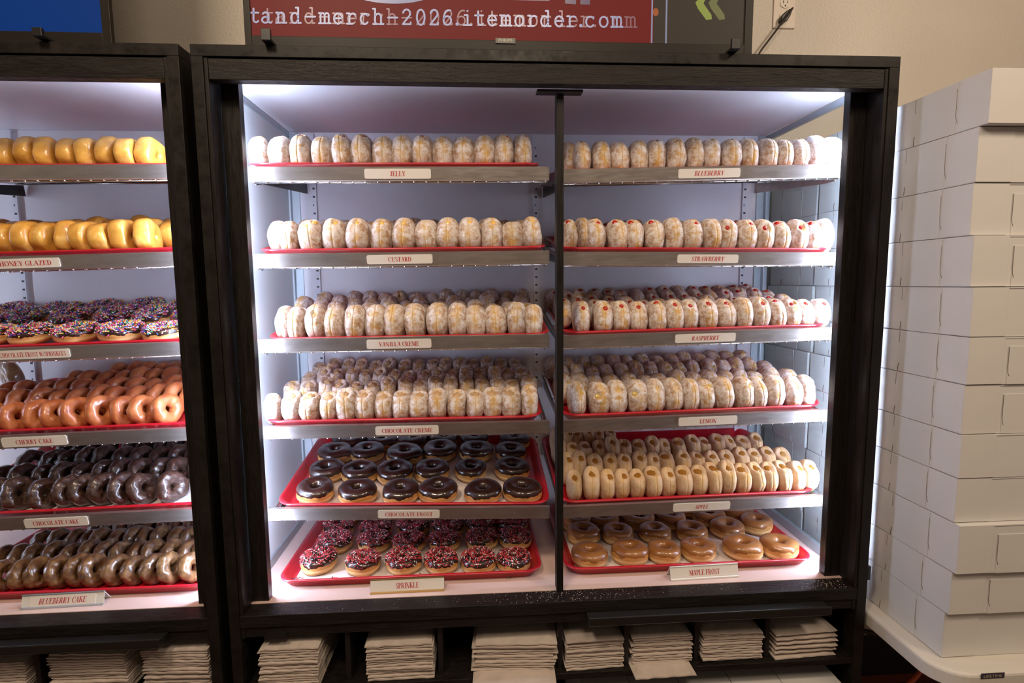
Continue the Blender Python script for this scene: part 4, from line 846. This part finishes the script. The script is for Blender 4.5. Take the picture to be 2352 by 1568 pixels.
b = MB(); c = at_y(1506, 28, .0534); b.add([(c.x+.007*math.cos(a*PI/8), .0534, c.z+.009*math.sin(a*PI/8)) for a in range(16)], [tuple(range(16))[::-1]]); part('orange_dot', b, simple('screen_orange', (.1, .03, .01), .3, emit=(.40, .10, .02), es=.5), t)
p = at_y(1161, 93, .048); b = MB(); b.box(p.x-.0225, p.x+.0225, .0475, .0505, p.z-.0062, p.z+.0052); pl = part('brand_plate', b, MT['black'], t)
me = sans('PHILIPS', p.x-.0155, p.z-.0022, .0052, .031, .0473, t.location); me.materials.append(simple('plate_letters', (.55, .48, .36), .4)); link('lettering', me, pl)
tv(-2.06, at_y(254, 60, .05).x, 'flat television with plain blue screen standing on the left cabinet', BLUE)
def clip(px, py, lab_, w=.019):
    p = at_y(px, py, -.012); t_ = thing('screen_clip', lab_, 'bracket', (p.x, .02, 1.2842), group='black clips holding the televisions'); b = MB()
    b.box(p.x-w/2, p.x+w/2, -.014, .0490, 1.2845, 1.2905); part('arm', b, MT['black'], t_, False, .001)
    b = MB(); b.box(p.x-w/2, p.x+w/2, -.022, -.013, 1.2845, p.z+.004); part('hook', b, MT['black'], t_, False, .001)
clip(613, 74, 'black clip under the left end of the red television'); clip(1687, 96, 'black clip under the right end of the red television'); clip(92, 72, 'black clip under the blue television')
# ------------------------------------------------------------------ wall outlet and plug
YW = .68; a, b2 = at_y(1775, 66, YW-.005), at_y(1826, 68, YW-.005); zc = a.z+.062; xc = (a.x+b2.x)/2; hw = (b2.x-a.x)/2
t = thing('wall_outlet', 'white double power outlet on the beige wall above the cabinet', 'outlet', (xc, YW, zc)); ivory = simple('ivory_plastic', (.72, .62, .52), .35)
b = MB(); b.box(xc-hw, xc+hw, YW-.006, YW-.0005, zc-.060, zc+.060); part('face_plate', b, ivory, t, False, .0025)
for dz in (.0215, -.0215):
    b = MB(); b.prism([(xc+.0185*math.cos(k*PI/12), zc+dz+.0165*math.sin(k*PI/12)) for k in range(24)], 'y', YW-.0085, YW-.006); s_ = part('socket', b, simple('socket_face', (.76, .68, .56), .35), t)
    b = MB(); b.box(xc-.0085, xc-.006, YW-.0088, YW-.0084, zc+dz-.002, zc+dz+.008); b.box(xc+.006, xc+.0085, YW-.0088, YW-.0084, zc+dz-.001, zc+dz+.007); b.prism([(xc+.0028*math.cos(k*PI/6), zc+dz-.009+.003*math.sin(k*PI/6)) for k in range(12)], 'y', YW-.0088, YW-.0084); part('slots', b, MT['slot'], s_)
pp = at_y(1806, 36, YW-.025); t = thing('power_plug', 'black plug and cable in the outlet, cable running down behind the television', 'plug', (pp.x, YW-.01, pp.z))
ax = Vector((.62, 0, .78)); pr = Vector((-.78, 0, .62)); ctr = Vector((pp.x, 0, pp.z)); b = MB(); L_ = .024; W_ = .013
ol = [(-L_, -W_*.5), (-L_*.5, -W_), (L_*.4, -W_*.8), (L_, -W_*.35), (L_, W_*.35), (L_*.4, W_*.8), (-L_*.5, W_), (-L_, W_*.5)]
pts = [ctr+ax*u+pr*v_ for u, v_ in ol]; b.prism([(v_.x, v_.z) for v_ in pts], 'y', YW-.030, YW-.0086); part('plug_body', b, MT['black'], t, False, .003)
e1 = at_y(1748, 116, YW-.045)
b = MB(); s0 = ctr+ax*.026; b.tube([(s0.x-.001, YW-.028, s0.z-.001), (s0.x, YW-.034, s0.z), (s0.x-.008, YW-.040, s0.z-.010), (e1.x, YW-.045, e1.z), (e1.x-.06, YW-.06, e1.z-.09), (e1.x-.14, YW-.045, e1.z-.25)], .0035, 8); part('cable', b, simple('cable_black', (.035, .025, .02), .35), t, True)
